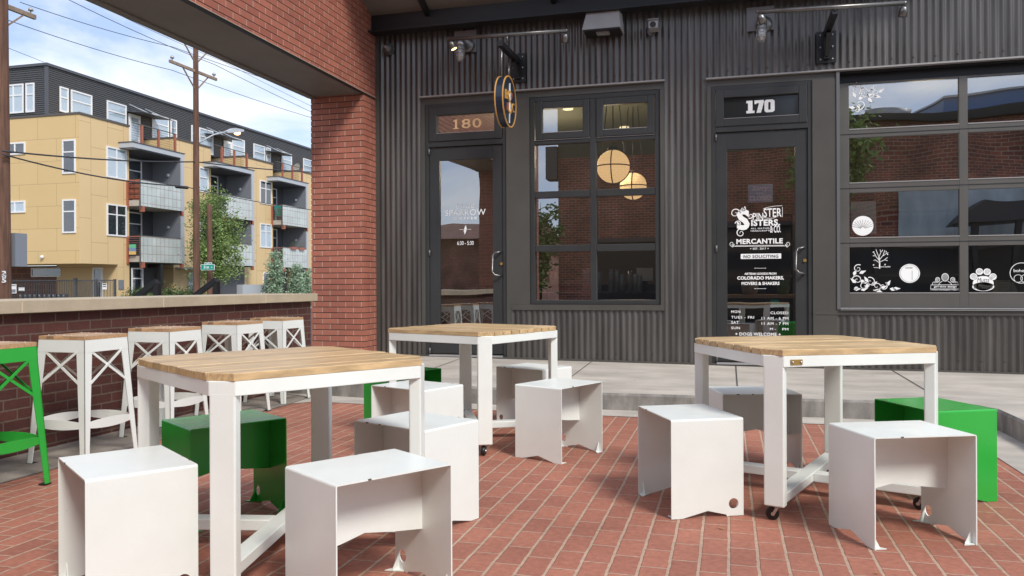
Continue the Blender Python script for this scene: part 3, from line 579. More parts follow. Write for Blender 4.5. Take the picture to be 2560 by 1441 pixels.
for sx in (-1, 1):
    ribbon(mb, [(x+sx*.025, z+.035), (x+sx*.05, z+.02), (x+sx*.06, z)], .005, YV); ribbon(mb, [(x+sx*.085, z+.03), (x+sx*.115, z+.025), (x+sx*.12, z)], .004, YV)
    for k in range(4): ribbon(mb, [(x+sx*(.06+.006*k), z+.065), (x+sx*(.075+.009*k), z+.015)], .0025, YV)
for k in range(6): ribbon(mb, [(x-.02+.008*k, z+.11), (x-.024+.009*k, z+.045)], .0025, YV)
mb.build('sketch_decal', 'decal', gd)
mb = MB(); x, z = GX(2554, 683); disc(mb, x, z, .105, YV, r0=.95); text_mb(mb, 'bohemia', x-.07, x+.09, z+.01, z+.04, YV)
disc(mb, x-.03, z-.055, .04, YV, r0=.9, n=20); disc(mb, x+.03, z-.055, .04, YV, r0=.9, n=20); mb.build('round_decal', 'decal', gd)

# interior: cafe and shop ----------------------------------------------------
def globe(px, py, r, y, label):
    p = ony(px, py, y); g = thing('pendant_globe', label, 'pendant lamp', (p.x, y, p.z), group='globe lamps hanging inside the cafe')
    MB().sphere((0, 0, 0), r, 24, 14).build('shade', 'globe', g, off=(0, 0, 0))
    mb = MB()
    for ax in (0, 1, 2):
        pts = []
        for i in range(37):
            a = 2*pi*i/36; c, s_ = cos(a)*(r+.006), sin(a)*(r+.006)
            pts.append((c, s_, 0) if ax == 0 else (c, 0, s_) if ax == 1 else (0, c, s_))
        mb.tube(pts, .008, 6, cap=False)
    mb.tube([(0, 0, r-.01), (0, 0, r+.035)], r*.33, 16); mb.build('cage', 'steel', g, off=(0, 0, 0))
    mb = MB(); mb.tube([(0, 0, r+.03), (0, 0, 3.58-p.z)], .008, 6)
    for dx in (-.16, .16): mb.tube([(dx*.9, 0, r*.8), (dx*.4, 0, 3.58-p.z)], .006, 5)
    mb.build('chain', 'steel', g, off=(0, 0, 0))
globe(1533, 417, .215, 10.35, 'large lit globe lamp upper left in the cafe window')
globe(1583, 466, .19, 11.3, 'smaller lit globe lamp lower right in the cafe window')
for i, (x, y, z, e) in enumerate(((-1.6, 10.9, 2.9, 18), (-2.6, 11.6, 2.9, 32), (.5, 11.4, 3.0, 20), (2.4, 11.2, 3.0, 24))):   # added to brighten the rooms, near globes and discs; last has no fixture
    ld = bpy.data.lights.new('interior_fill', 'POINT'); ld.energy = e; ld.color = (1, .8, .55); ld.shadow_soft_size = .2; lo_ = bpy.data.objects.new('interior_fill', ld); COL.objects.link(lo_); lo_.location = (x, y, z)
ct = thing('coffee_counter', 'dark cafe counter inside the window with a pale back shelf', 'counter', (-2.0, 10, 0))
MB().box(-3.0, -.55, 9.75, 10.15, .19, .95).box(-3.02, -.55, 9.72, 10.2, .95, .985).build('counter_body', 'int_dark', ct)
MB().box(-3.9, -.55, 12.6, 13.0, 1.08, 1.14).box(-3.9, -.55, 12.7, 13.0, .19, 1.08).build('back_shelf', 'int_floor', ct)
bott = [(1470, 725, .20, .035), (1498, 725, .17, .03), (1528, 722, .19, .035), (1543, 722, .19, .03), (1555, 722, .15, .035), (1575, 722, .18, .03), (1590, 722, .15, .03), (1600, 722, .14, .028), (1462, 725, .19, .03)]
labs = ['tall clear bottle with silver cap at the left of the window mullion', 'clear flask just right of the window mullion', 'tall glass bottle with silver rim, left of a close pair', 'tall glass bottle, right of a close pair', 'short glass carafe below a thin copper rod', 'dark slim bottle before the till screen', 'squat glass jar before the till screen', 'rightmost little glass jar on the cafe counter', 'slim dark bottle beside the capped one']
for (px, py, h, r), lb in zip(bott, labs):
    p = ony(px, py, 9.85); q = thing('bottle', lb, 'bottle', (p.x, 9.85, .985), group='bottles on the cafe counter')
    MB().tube([(0, 0, 0), (0, 0, h*1.25), (0, 0, h*1.4)], [r, r, r*.8], 12).build('glass_body', 'jarglass', q, off=(0, 0, 0)); MB().tube([(0, 0, h*1.4), (0, 0, h*1.5)], r*.8, 12).build('cap', 'zinc', q, off=(0, 0, 0))
sc_ = thing('till_screen', 'pale tablet till on the cafe counter behind the bottles', 'till', (-1.0, 9.95, .985)); MB().box(-.1, .1, .0, .02, .14, .30).build('screen', 'apt_white', sc_, off=(0, 0, 0)); MB().box(-.03, .03, .01, .04, 0, .14).build('stand', 'int_dark', sc_, off=(0, 0, 0))
for i, (x, y, lb) in enumerate([(-2.2, 11.2, 'nearest lit ceiling disc, left in the cafe'), (-2.0, 12.2, 'lit ceiling disc behind the nearest one in the cafe'), (-1.6, 12.8, 'farthest lit ceiling disc in the cafe'), (.4, 12.0, 'lit ceiling disc inside the shop')]):
    tag(MB().tube([(x, y, 3.575), (x, y, 3.595)], .075, 16).build('downlight', 'led', None), lb, 'ceiling light', 'round downlights inside')
pa_, pb_ = ony(2128, 586, 9.20), ony(2190, 503, 9.20); tag(MB().box(pa_.x, pb_.x, 9.2, 9.205, pa_.z, pb_.z).build('window_standin', mat('standin_paint', (.62, .68, .68), .6)), 'added pale panel standing in for a window behind the shell decal in the third garage row', 'window_standin')  # pale panel added in place of a bright window beyond the glass
sh = thing('shelf_unit', 'dark wooden shelf unit against the back wall inside the shop', 'shelf', (1.6, 13.6, .19))
mb = MB()
for z in (0, .5, 1.0, 1.5, 2.0): mb.box(-1.8, 1.8, -.2, .2, z, z+.03)
for x in (-1.8, -.6, .6, 1.8): mb.box(x-.02, x+.02, -.2, .2, 0, 2.03)
mb.build('shelves', 'int_floor', sh, off=(0, 0, 0))
for i, (x, y, z, r, c, lb) in enumerate([(.25, 10.35, .95, .11, (.45, .42, .36), 'round pale pot on the table inside the shop door'), (.65, 10.45, .95, .08, (.12, .22, .08), 'small dark green jar on the table inside the shop door'), (1.6, 9.9, .84, .09, (.40, .30, .2), 'tan basket on the floor shelf behind the lowest garage panes'), (2.9, 9.8, .84, .12, (.55, .53, .48), 'pale rounded crock behind the lowest garage panes')]):
    q = thing('pot', lb, 'pot', (x, y, z)); MB().tube([(0, 0, 0), (0, 0, r*1.2), (0, 0, r*1.9), (0, 0, r*2.1)], [r*.8, r, r*.75, r*.8], 14).build('body', mat('pot_glaze', c, .3), q, off=(0, 0, 0)); MB().tube([(0, 0, r*2.1), (0, 0, r*2.25)], r*.82, 14).build('rim', mat('pot_rim', tuple(v*.7 for v in c), .3), q, off=(0, 0, 0))
lsh = thing('low_shelf', 'low wooden shelf along the inside of the garage panes', 'shelf', (2.6, 9.85, .19)); MB().box(-1.3, 1.3, -.2, .2, .60, .65).box(-1.25, -1.2, -.18, .18, 0, .6).box(1.2, 1.25, -.18, .18, 0, .6).build('board', 'seatwood', lsh, off=(0, 0, 0)); MB().box(-1.2, 1.2, -.16, .16, .2, .23).build('lower_board', 'seatwood', lsh, off=(0, 0, 0))
dt = thing('display_table', 'wooden display table low inside the shop door', 'table', (.5, 10.4, .19)); mb = MB().box(-.7, .7, -.35, .35, .72, .76).box(-.6, .6, -.3, .3, .15, .18)
mb.build('table_top', 'seatwood', dt, off=(0, 0, 0)); mb = MB()
for sx in (-.65, .65):
    for sy in (-.3, .3): MB().box(sx-.03, sx+.03, sy-.03, sy+.03, 0, .72).build('leg', 'int_dark', dt, off=(0, 0, 0))

# ------------------------------------------------------------------ wall fixtures
yb1, yb2 = 8.50, 8.24
def caged_light(pl, c, label):
    (x0, z0, x1, z1) = pl; g = thing('caged_wall_light', label, 'wall light', ((x0+x1)/2, 8.98, (z0+z1)/2), group='caged wall lights above the doors'); ox, oz = (x0+x1)/2, (z0+z1)/2
    MB().box(x0-ox, x1-ox, -.012, 0, z0-oz, z1-oz).build('back_plate', 'plate_grey', g, off=(0, 0, 0))
    cx, cz = c[0]-ox, c[1]-oz
    MB().tube([(cx+.03, -.012, cz+.0), (cx+.03, -.05, cz), (cx+.03, -.07, cz)], [.085, .085, .05], 20).build('canopy', 'pipe', g, off=(0, 0, 0))
    mb = MB(); mb.tube([(cx+.03, -.06, cz), (cx, -.17, cz+.02), (cx, -.20, cz-.0)], .022, 10); mb.tube([(cx, -.20, cz+.04), (cx, -.20, cz-.02), (cx, -.20, cz-.05)], [.03, .052, .056], 16); mb.build('socket', 'zinc', g, off=(0, 0, 0))
    MB().tube([(cx, -.20, cz-.05), (cx, -.20, cz-.17), (cx, -.20, cz-.205), (cx, -.20, cz-.225)], [.044, .044, .034, .012], 14).build('globe', 'jarglass', g, off=(0, 0, 0))
    mb = MB()
    for k in range(6):
        a = 2*pi*k/6; r = .052; mb.tube([(cx+r*cos(a), -.20+r*sin(a), cz-.05), (cx+r*cos(a), -.20+r*sin(a), cz-.18), (cx+r*.5*cos(a), -.20+r*.5*sin(a), cz-.225), (cx, -.20, cz-.238)], .004, 5)
    for dz in (-.09, -.135, -.18): mb.tube([(cx+.053*cos(2*pi*k/16), -.20+.053*sin(2*pi*k/16), cz+dz) for k in range(17)], .004, 5, cap=False)
    mb.build('cage', 'zinc', g, off=(0, 0, 0))
def pl(px0, py0, px1, py1): a, b = ony(px0, py1, 8.98), ony(px1, py0, 8.98); return (a.x, a.z, b.x, b.z)
pA = ony(1151, 108, 8.78); pB = ony(1903, 55, 8.78)
caged_light(pl(1137, 75, 1191, 135), (ony(1151, 104, 8.78).x, ony(1151, 104, 8.78).z), 'caged glass wall light on a plate above the 180 door')
caged_light(pl(1867, 15, 1935, 80), (ony(1904, 50, 8.78).x, ony(1904, 50, 8.78).z), 'caged glass wall light on a plate above the 170 door')
def bracket(xa, pz0, pz1, yend, zend, px_plate, label, bar_x0, bar_x1, bar_y, zb0, zb1):
    g = thing('sign_bracket', label, 'bracket', (xa, 8.98, (pz0+pz1)/2), group='black steel sign brackets on the wall'); oz = (pz0+pz1)/2
    mb = MB(); mb.box(px_plate[0]-xa, px_plate[1]-xa, -.014, 0, pz0-oz, pz1-oz); mb.build('plate', 'steel', g, off=(0, 0, 0))
    mb = MB()
    for sx in (.2, .8):
        for t in (.12, .5, .88):
            x = (px_plate[0]+(px_plate[1]-px_plate[0])*sx)-xa; MB().sphere((x, -.018, pz0+(pz1-pz0)*t-oz), .011, 8, 5).build('bolt', 'zinc', g, off=(0, 0, 0))
    mb = MB(); mb.box(-.028, .028, yend-8.98, -.016, zend-oz-.03, zend-oz+.03); mb.box(-.027, .027, -.055, -.0145, -.13, zend-oz-.031); mb.bar((0, -.05, -.09), (0, -.22, zend-oz-.04), .04, .05); mb.build('arm', 'steel', g, off=(0, 0, 0))
    b = MB(); b.tube([(bar_x0-xa, bar_y-8.98, zb0-oz), (bar_x1-xa, bar_y-8.98, zb1-oz)], .022, 10); zs = (zb0+zb1)/2-oz; b.tube([(0, bar_y-8.98, zs), (0, bar_y-8.98, zend-oz+(.06 if bar_y > yend+.1 else 0)+((zb0+zb1)/2-zend)*.2)], .014, 8); br = b.build('light_bar', 'pipe', g, off=(0, 0, 0))
    for x, z, tilt in ((bar_x0, zb0, .5), (bar_x1, zb1, -.15)):
        s = MB(); p0 = Vector((x-xa, bar_y-8.98, z-oz)); d = Vector((tilt, .15, -1)).normalized(); s.sphere(p0, .022, 10, 6); s.tube([p0+d*.03, p0+d*.05, p0+d*.125], [.020, .036, .040], 12); sh_ = s.build('spot_head', 'pipe', g, off=(0, 0, 0))
        ln = MB().tube([p0+d*.123, p0+d*.128], .033, 12).build('lens', 'lamp' if x == -3.028 else 'dull', g, off=(0, 0, 0)); ln.parent = sh_
    return g
bracket(-2.347, 3.432, 3.762, 8.21, 3.665, (-2.438, -2.257), 'black steel bracket holding the round hanging sign, spot bar above', -3.028, -1.688, 8.50, 3.851, 3.828)
bracket(.997, 3.399, 3.731, 8.24, 3.704, (.899, 1.095), 'black steel bracket with a spot bar and no sign, above the garage door', .288, 1.609, 8.24, 3.762, 3.722)
# round blade sign (its axis runs along x)
sg = thing('hanging_sign', 'round navy sign with gold rim and raised gold letters hanging from the bracket', 'sign', (-2.347, 8.435, 3.085)); R_ = .275
def cyl_x(mb, x0, x1, r, n=40, r0=None):
    vs = [(x0, r*cos(2*pi*i/n), r*sin(2*pi*i/n)) for i in range(n)]+[(x1, r*cos(2*pi*i/n), r*sin(2*pi*i/n)) for i in range(n)]; fs = [(i, (i+1) % n, n+(i+1) % n, n+i) for i in range(n)]
    if r0 is None: fs += [tuple(range(n)), tuple(range(2*n-1, n-1, -1))]
    else:
        vs += [(x0, r0*cos(2*pi*i/n), r0*sin(2*pi*i/n)) for i in range(n)]+[(x1, r0*cos(2*pi*i/n), r0*sin(2*pi*i/n)) for i in range(n)]
        for i in range(n): j = (i+1) % n; fs += [(2*n+i, 2*n+j, 3*n+j, 3*n+i), (i, j, 2*n+j, 2*n+i), (n+i, n+j, 3*n+j, 3*n+i)]
    mb.add(vs, fs); return mb
cyl_x(MB(), -.045, .040, R_-.004).build('disc', 'navy', sg, off=(0, 0, 0))
cyl_x(MB(), .034, .046, R_+.004, r0=R_-.009).build('rim', 'signgold', sg, off=(0, 0, 0)); cyl_x(MB(), -.052, -.040, R_+.004, r0=R_-.009).build('rim', 'signgold', sg, off=(0, 0, 0))
def xface(mb2d, x0, x1, name, mt):     # turn a drawing in (x,z) into raised letters on the +x face
    v = [(x1, p[0], p[2]) for p in mb2d.v]; w_ = [(x0, p[0], p[2]) for p in mb2d.v]; n = len(v); mb = MB(); mb.v = v+w_; mb.f = list(mb2d.f)
    ed = {}
    for f in mb2d.f:
        for i in range(len(f)): e = (f[i], f[(i+1) % len(f)]); ed[e] = 1
    for (a, b) in ed:
        if (b, a) not in ed: mb.f.append((a, b, n+b, n+a))
    return mb.build(name, mt, sg, off=(0, 0, 0))
s2 = MB(); text_mb(s2, 'S', -.070, .070, -.13, .12, 0, bold=-.01); xface(s2, .040, .049, 'letter', 'signgold')
s2 = MB(); text_mb(s2, 'B', -.175, -.105, .0, .10, 0, bold=.0); xface(s2, .040, .052, 'letter', 'signgold')
s2 = MB(); text_mb(s2, 'C', .09, .165, -.09, .01, 0, bold=.0); xface(s2, .040, .052, 'letter', 'signgold')
s2 = MB(); text_mb(s2, 'I', -.10, -.075, -.11, -.03, 0, bold=.0); text_mb(s2, '7', .045, .10, .03, .11, 0, bold=.0); xface(s2, .040, .050, 'ornament', 'signrust')
s2 = MB(); ribbon(s2, [(-.01+.02*t, -.235+.44*t) for t in [i/12 for i in range(13)]], lambda t: .006+.030*max(0, sin(pi*min(1, max(0, (t-.15)/.85))))**.7, 0); xface(s2, .041, .0475, 'feather', 'decal')
mb = MB(); mb.tube([(0, -.16, .22), (0, -.16, .60)], .003, 5); mb.tube([(0, .13, .24), (0, .13, .46)], .003, 5); mb.build('hanger_rod', 'zinc', sg, off=(0, 0, 0))
# dome light, vent hood, security camera
d_ = ony(972, 123, 8.96); g = thing('dome_wall_light', 'small round grey dome light at the left end of the metal wall', 'wall light', (d_.x, 8.98, d_.z))
MB().tube([(0, 0, 0), (0, -.03, 0)], .07, 18).build('base', 'dull', g, off=(0, 0, 0)); mb = MB(); mb.tube([(0, -.03, 0), (0, -.06, 0), (0, -.10, 0), (0, -.125, 0)], [.062, .056, .036, .006], 18); mb.build('dome', 'dull', g, off=(0, 0, 0)); MB().tube([(0, -.121, 0), (0, -.130, 0)], .014, 10).build('tip', 'zinc', g, off=(0, 0, 0))
g = thing('vent_hood', 'light grey metal box hood high on the wall over the cafe window', 'vent', (-1.335, 8.98, 3.95))
mb = MB(); mb.hexa([(-.215, -.27, -.06), (.205, -.27, -.06), (.215, 0, -.06), (-.215, 0, -.06)], [(-.185, -.15, .165), (.175, -.15, .165), (.19, 0, .19), (-.19, 0, .19)]); mb.build('hood', mat('hood_paint', (.50, .50, .50), .5, noise=(5, .06, S1)), g, off=(0, 0, 0))
MB().box(-.205, .200, -.262, 0, -.075, -.061).build('underside', 'steel', g, off=(0, 0, 0)); MB().box(-.07, .07, -.20, -.10, -.09, -.0755).build('lens', 'lens_grey', g, off=(0, 0, 0))  # hood underside coloured dark to paint in its shade
c_ = ony(1634, 69, 8.88); g = thing('security_camera', 'small grey security camera beside the vent hood', 'camera', (c_.x, 8.98, c_.z))
MB().tube([(-.03, 0, -.02), (-.03, -.03, -.02)], .045, 14).tube([(-.03, -.02, -.02), (0, -.06, 0)], .018, 8).build('mount', 'dull', g, off=(0, 0, 0))
MB().box(-.05, .055, -.19, -.03, -.035, .055).build('housing', 'lens_grey', g, off=(0, 0, 0), bevel=.012); MB().tube([(0, -.188, .005), (0, -.195, .005)], .033, 16).build('lens', 'int_dark', g, off=(0, 0, 0)); MB().box(-.056, .061, -.215, -.03, .054, .062).build('sun_shield', 'lens_grey', g, off=(0, 0, 0), bevel=.003)

# ------------------------------------------------------------------ brick pillar + beam
XR, XL, YF, ZB = -4.145, -4.835, 8.64, 3.356
por = thing('brick_gateway', 'red brick pillar carrying a brick beam with a dark metal underside', 'pillar', (-4.5, 8.8, 0))
def courses(x0, x1, y0, y1, z0, z1, name, mt, faces):
    """real courses, raked bed joints between them"""
    mb = MB(); h = .0677; n = int(math.ceil((z1-z0)/h-.01))
    for i in range(n):
        a = z0+i*h; b = min(a+h-.009, z1)
        if b > a+.002: mb.box(x0, x1, y0, y1, a, b)
    return mb.build(name, mt, por)
courses(XL, XR, YF, YF+.075, .222, ZB, 'front_courses', 'brick_y', 0)
courses(XR-.075, XR+.001, YF+.0755, 9.01, .222, ZB, 'side_courses', 'brick_x', 0)
courses(XL, XL+.075, YF+.0755, 9.01, .222, ZB, 'side_courses', 'brick_x', 0)
bx('pillar_core', XL+.008, XR-.008, .2, ZB, YF+.008, 9.005, 'mortar', por).data.materials[0] = mat('shaded_mortar', (.045, .03, .025), .95)  # mortar core darkened to paint shadow into the raked bed joints
mb = MB(); h = .0677
z = .222+h*46
while z < 4.95: mb.box(XR-.075, XR, 2.8, 9.01, max(z, ZB+.008), z+h-.009); z += h
mb.build('beam_courses', 'brick_x', por)
bx('beam_core', XL+.02, XR-.008, ZB+.004, 4.95, 2.8, 9.004, 'brick_x', por).data.materials[0] = bpy.data.materials['shaded_mortar']
mb = MB(); mb.box(XL-.03, XR-.006, 2.8, YF-.0, ZB-.010, ZB+.002); mb.build('soffit', 'soffit', por)
mb = MB(); mb.box(XL-.045, XL-.03, 2.8, 9.0, ZB-.016, ZB+.28); mb.box(XL-.03, XL+.055, 2.8, YF-.002, ZB-.026, ZB-.011); mb.build('edge_angle', 'soffit', por)
mb = MB(); mb.box(XR-.030, XR+.007, 2.8, 9.0, ZB-.013, ZB+.003); mb.build('lintel_angle', 'steel', por)
mb = MB(); mb.box(XR+.0005, XR+.010, 2.8, 9.0, ZB+.003, ZB+.009); mb.build('sealant', 'mortar', por)
bx('rear_pillar', XL, XR, 0, 4.95, .5, 2.8, 'brick_y', por); bx('rear_pillar_side', XR-.01, XR+.001, 0, 4.95, .501, 2.799, 'brick_x', por)
# canopy deck rising towards the camera
cp = thing('canopy', 'dark steel canopy edge running over the patio in front of the metal wall', 'canopy', (0, 8.8, 4.3))
yc0, zc0 = 8.86, 4.30; sl_ = .42; yc1 = 7.75; zc1 = zc0+(yc0-yc1)*sl_
def fz(px, py, y): return ony(px, py, y).z
zf0 = ony(1200, 59.5, 8.93).z
mb = MB(); mb.add([(XR+.002, yc0, zc0+.03), (1.9, yc0, zc0+.03), (1.9, yc1, zc1+.03), (XR+.002, yc1, zc1+.03), (XR+.002, yc0, zc0+.09), (1.9, yc0, zc0+.09), (1.9, yc1, zc1+.09), (XR+.002, yc1, zc1+.09)], [(0, 3, 2, 1), (4, 5, 6, 7), (0, 1, 5, 4), (1, 2, 6, 5), (2, 3, 7, 6), (3, 0, 4, 7)]); mb.build('deck', 'canopy', cp)
mb = MB(); mb.box(XR+.003, 1.9, 8.86, 8.94, 4.105, 4.34); mb.box(XR+.003, 1.9, 8.76, 8.859, 4.105, 4.12); mb.build('edge_beam', 'steel', cp)
for x in (-3.42, -1.9, -.4, 1.1):
    MB().bar((x, 8.86, zc0-.01), (x, yc1, zc1-.01), .05, .07).build('rafter', 'steel', cp)
# ------------------------------------------------------------------ counter wall
cw = thing('counter_wall', 'low shade-darkened brick wall with a tan stone counter cap behind the bar stools', 'wall', (-4.7, 3, 0))
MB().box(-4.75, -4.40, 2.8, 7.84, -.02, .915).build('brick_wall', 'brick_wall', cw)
ys = [7.90, 6.88, 5.42, 4.10, 2.80]
for a, b in zip(ys[1:], ys[:-1]): MB().box(-5.05, -4.345, a+.006, b-.003, .916, .998).build('cap_stone', 'limestone', cw, bevel=.004)
mb = MB()
for a in ys[1:-1]: mb.box(-5.04, -4.343, a-.0035, a+.0055, .918, .990)
mb.build('cap_joint', mat('cap_joint_mortar', (.62, .50, .36), .9), cw)
# stair railings beyond the wall
for (y, pa, pb, lb) in ((6.8, (393, 704), (350, 737), 'black sloping handrail beyond the stone cap, left one'), (7.7, (541, 700), (492, 737), 'black sloping handrail beyond the stone cap, right one')):
    a = ony(*pa, y); b = ony(*pb, y); g = thing('handrail', lb, 'railing', (a.x, y, -.3), group='stair handrails outside the wall'); o_ = Vector((a.x, y, -.3))
    d = (b-a); c = a+d*4.2
    MB().bar(a-o_, c-o_, .05, .06, up=(0, 1, 0)).build('rail', 'steel', g, off=(0, 0, 0)); MB().bar(Vector((0.0, 0, 0)), a-o_-Vector((0, 0, .02)), .055, .055, up=(0, 1, 0)).build('post', 'steel', g, off=(0, 0, 0)); MB().bar(Vector((c.x-a.x+.03, 0, -.6)), c-o_-Vector((-.03, 0, .03)), .05, .05, up=(0, 1, 0)).build('post', 'steel', g, off=(0, 0, 0))

# ------------------------------------------------------------------ furniture
LS, DS, HS = .454, .357, .457
def side_panel(x, hole, mirror):
    """bent side sheet at x, with a V notch at the floor and maybe a hole near its +y corner"""
    t = .005; D = DS/2; H = HS
    bot = [(-D, 0), (-D+.055, 0), (0.0, .030), (D-.055, 0), (D, 0)]
    bm = bmesh.new(); vs = [bm.verts.new((x, y, z)) for y, z in bot+[(D, H-.012), (D-.0, H-.004), (-D, H-.004)]]
    # outline with optional hole by bridging
    me = None
    if not hole:
        mb = MB(); pts = bot+[(D, H-.004), (-D, H-.004)]; n = len(pts)
        a = [(x-t/2, y, z) for y, z in pts]; b = [(x+t/2, y, z) for y, z in pts]
        mb.add(a+b, [(0, 1, 2, 6), (2, 3, 4, 5), (2, 5, 6)] + [(n+0, n+1, n+2, n+6), (n+2, n+3, n+4, n+5), (n+2, n+5, n+6)]+[(i, (i+1) % n, n+(i+1) % n, n+i) for i in range(n)])
        bm.free(); return mb
    bm.free(); cy, cz, r, k = D-.050, .058, .0245, 20
    mb = MB(); circ = [(cy+r*cos(2*pi*i/k), cz+r*sin(2*pi*i/k)) for i in range(k)]
    # square cell round the hole
    y0, y1, z0, z1 = cy-.035, D, .0, cz+.035
    def cell(q):  # outer point matching each circle point
        out_ = []
        for i in range(k):
            a = 2*pi*i/k; c, s_ = cos(a), sin(a); tt = []
            if c > 1e-6: tt.append((y1-cy)/c)
            if c < -1e-6: tt.append((y0-cy)/c)
            if s_ > 1e-6: tt.append((z1-cz)/s_)
            if s_ < -1e-6: tt.append((z0-cz+.001)/s_)
            u = min(tt); out_.append((cy+c*u, cz+s_*u))
        return out_
    o_ = cell(0)
    for sx in (-t/2, t/2):
        vs = [(x+sx, y, z) for y, z in circ]+[(x+sx, y, z) for y, z in o_]
        mb.add(vs, [(i, (i+1) % k, k+(i+1) % k, k+i) for i in range(k)])
        for cyy, czz in ((y1, z1), (y0, z1), (y1, z0), (y0, z0)):   # corner fillers
            near = sorted(range(k), key=lambda i: (o_[i][0]-cyy)**2+(o_[i][1]-czz)**2)[:2]
            mb.add([(x+sx, cyy, czz), (x+sx, *o_[near[0]]), (x+sx, *o_[near[1]])], [(0, 1, 2)])
        P = [(-D, 0), (-D+.055, 0), (0, .030), (y0, .030-(y0)*.030/(D-.055) if y0 > 0 else .03), (y0, z1), (D, z1), (D, H-.004), (-D, H-.004)]
        mb.add([(x+sx, y, z) for y, z in P], [(0, 1, 2, 7), (2, 3, 4), (2, 4, 7), (4, 5, 6, 7)])
    mb.add([(x-t/2, y, z) for y, z in circ]+[(x+t/2, y, z) for y, z in circ], [(i, (i+1) % k, k+(i+1) % k, k+i) for i in range(k)])
    for (ya, za), (yb_, zb_) in (((-D, 0), (-D+.055, 0)), ((-D+.055, 0), (0, .03)), ((0, .03), (D-.055, 0)), ((D-.055, 0), (D, 0)), ((D, 0), (D, H)), ((-D, 0), (-D, H))):
        mb.add([(x-t/2, ya, za), (x+t/2, ya, za), (x+t/2, yb_, zb_), (x-t/2, yb_, zb_)], [(0, 1, 2, 3)])
    return mb
def make_cube_stool(mt):
    g = thing('cube_stool', 'x', 'stool', group='folded steel cube stools round the tables')
    # top sheet with rounded bends
    mb = MB(); L2, D, t, r = LS/2, DS/2, .005, .009
    prof = [(-L2, HS-r-.02)]+[(-L2+r-r*cos(a), HS-r+r*sin(a)) for a in [pi/2*i/4 for i in range(5)]]+[(L2-r+r*sin(a), HS-r+r*cos(a)) for a in [pi/2*i/4 for i in range(5)]]+[(L2, HS-r-.02)]
    inn = [(-L2+t, HS-r-.02)]+[(-L2+r-(r-t)*cos(a), HS-r+(r-t)*sin(a)) for a in [pi/2*i/4 for i in range(5)]]+[(L2-r+(r-t)*sin(a), HS-r+(r-t)*cos(a)) for a in [pi/2*i/4 for i in range(5)]]+[(L2-t, HS-r-.02)]
    n = len(prof); vs = [(x, y, z) for y in (-D, D) for x, z in prof+inn]; fs = []
    for k in range(n-1): fs += [(k, k+1, 2*n+k+1, 2*n+k), (n+k, 3*n+k, 3*n+k+1, n+k+1), (k, n+k, n+k+1, k+1), (2*n+k, 2*n+k+1, 3*n+k+1, 3*n+k)]
    mb.add(vs, fs); mb.build('seat', mt, g, off=(0, 0, 0))
    for x, hole in ((L2-t/2, True), (-L2+t/2, False)):
        s = side_panel(x, hole, False); s.v = [(a, b, min(c, HS-r-.02)) for a, b, c in s.v]; s.build('side_panel', mt, g, off=(0, 0, 0))
    mb = MB(); zt = HS-.006; P = [(-L2+t, .19), (-.11, .205), (-.02, .225), (.10, .205), (L2-t, .19)]
    pts = P+[(L2-t, zt), (-L2+t, zt)]; mb.prism(pts, -.0025, .0025); mb.build('web_panel', mt, g, off=(0, 0, 0))
    for x_, y_, l_ in ((-.11, -D, .012), (.05, D, .009), (.13, D, .016)):
        if mt == 'white': MB().box(x_, x_+l_, y_-.0012*(1 if y_ < 0 else -1), y_+.003*(1 if y_ < 0 else -1), HS-.0045, HS+.0006).build('paint_chip', 'chip', g, off=(0, 0, 0))
    for sx in (-1, 1):
        for sy in (-1, 1):
            x = sx*(L2-t); mb = MB(); y = sy*(D-.004)
            mb.add([(x, y, .004), (x-sx*.05, y, .004), (x, y-sy*.055, .004), (x, y, 0), (x-sx*.05, y, 0), (x, y-sy*.055, 0)], [(0, 1, 2), (5, 4, 3), (0, 3, 4, 1), (1, 4, 5, 2), (2, 5, 3, 0)])
            yy = y-sy*.022
            mb.add([(x, yy-.002, .004), (x-sx*.032, yy-.002, .004), (x, yy-.002, .065), (x, yy+.002, .004), (x-sx*.032, yy+.002, .004), (x, yy+.002, .065)], [(0, 1, 2), (5, 4, 3), (0, 3, 4, 1), (1, 4, 5, 2), (2, 5, 3, 0)])
            mb.build('foot', mt, g, off=(0, 0, 0))
    return g
def stool_pose(near, th, longdir, flip):
    """near = corner nearest the camera, th = heading of its right edge; longdir 1: right edge long, 0: left edge long"""
    d1 = Vector((cos(th), sin(th), 0)); d0 = Vector((-sin(th), cos(th), 0)); l0, l1 = (LS, DS) if longdir == 0 else (DS, LS)
    c = Vector((near[0], near[1], 0))+d0*l0/2+d1*l1/2
    X = d0 if longdir == 0 else d1; rz = math.atan2(X.y, X.x)
    return (c.x, c.y, .004 if c.y > 6.6 else .0015), rz+(pi if flip else 0)
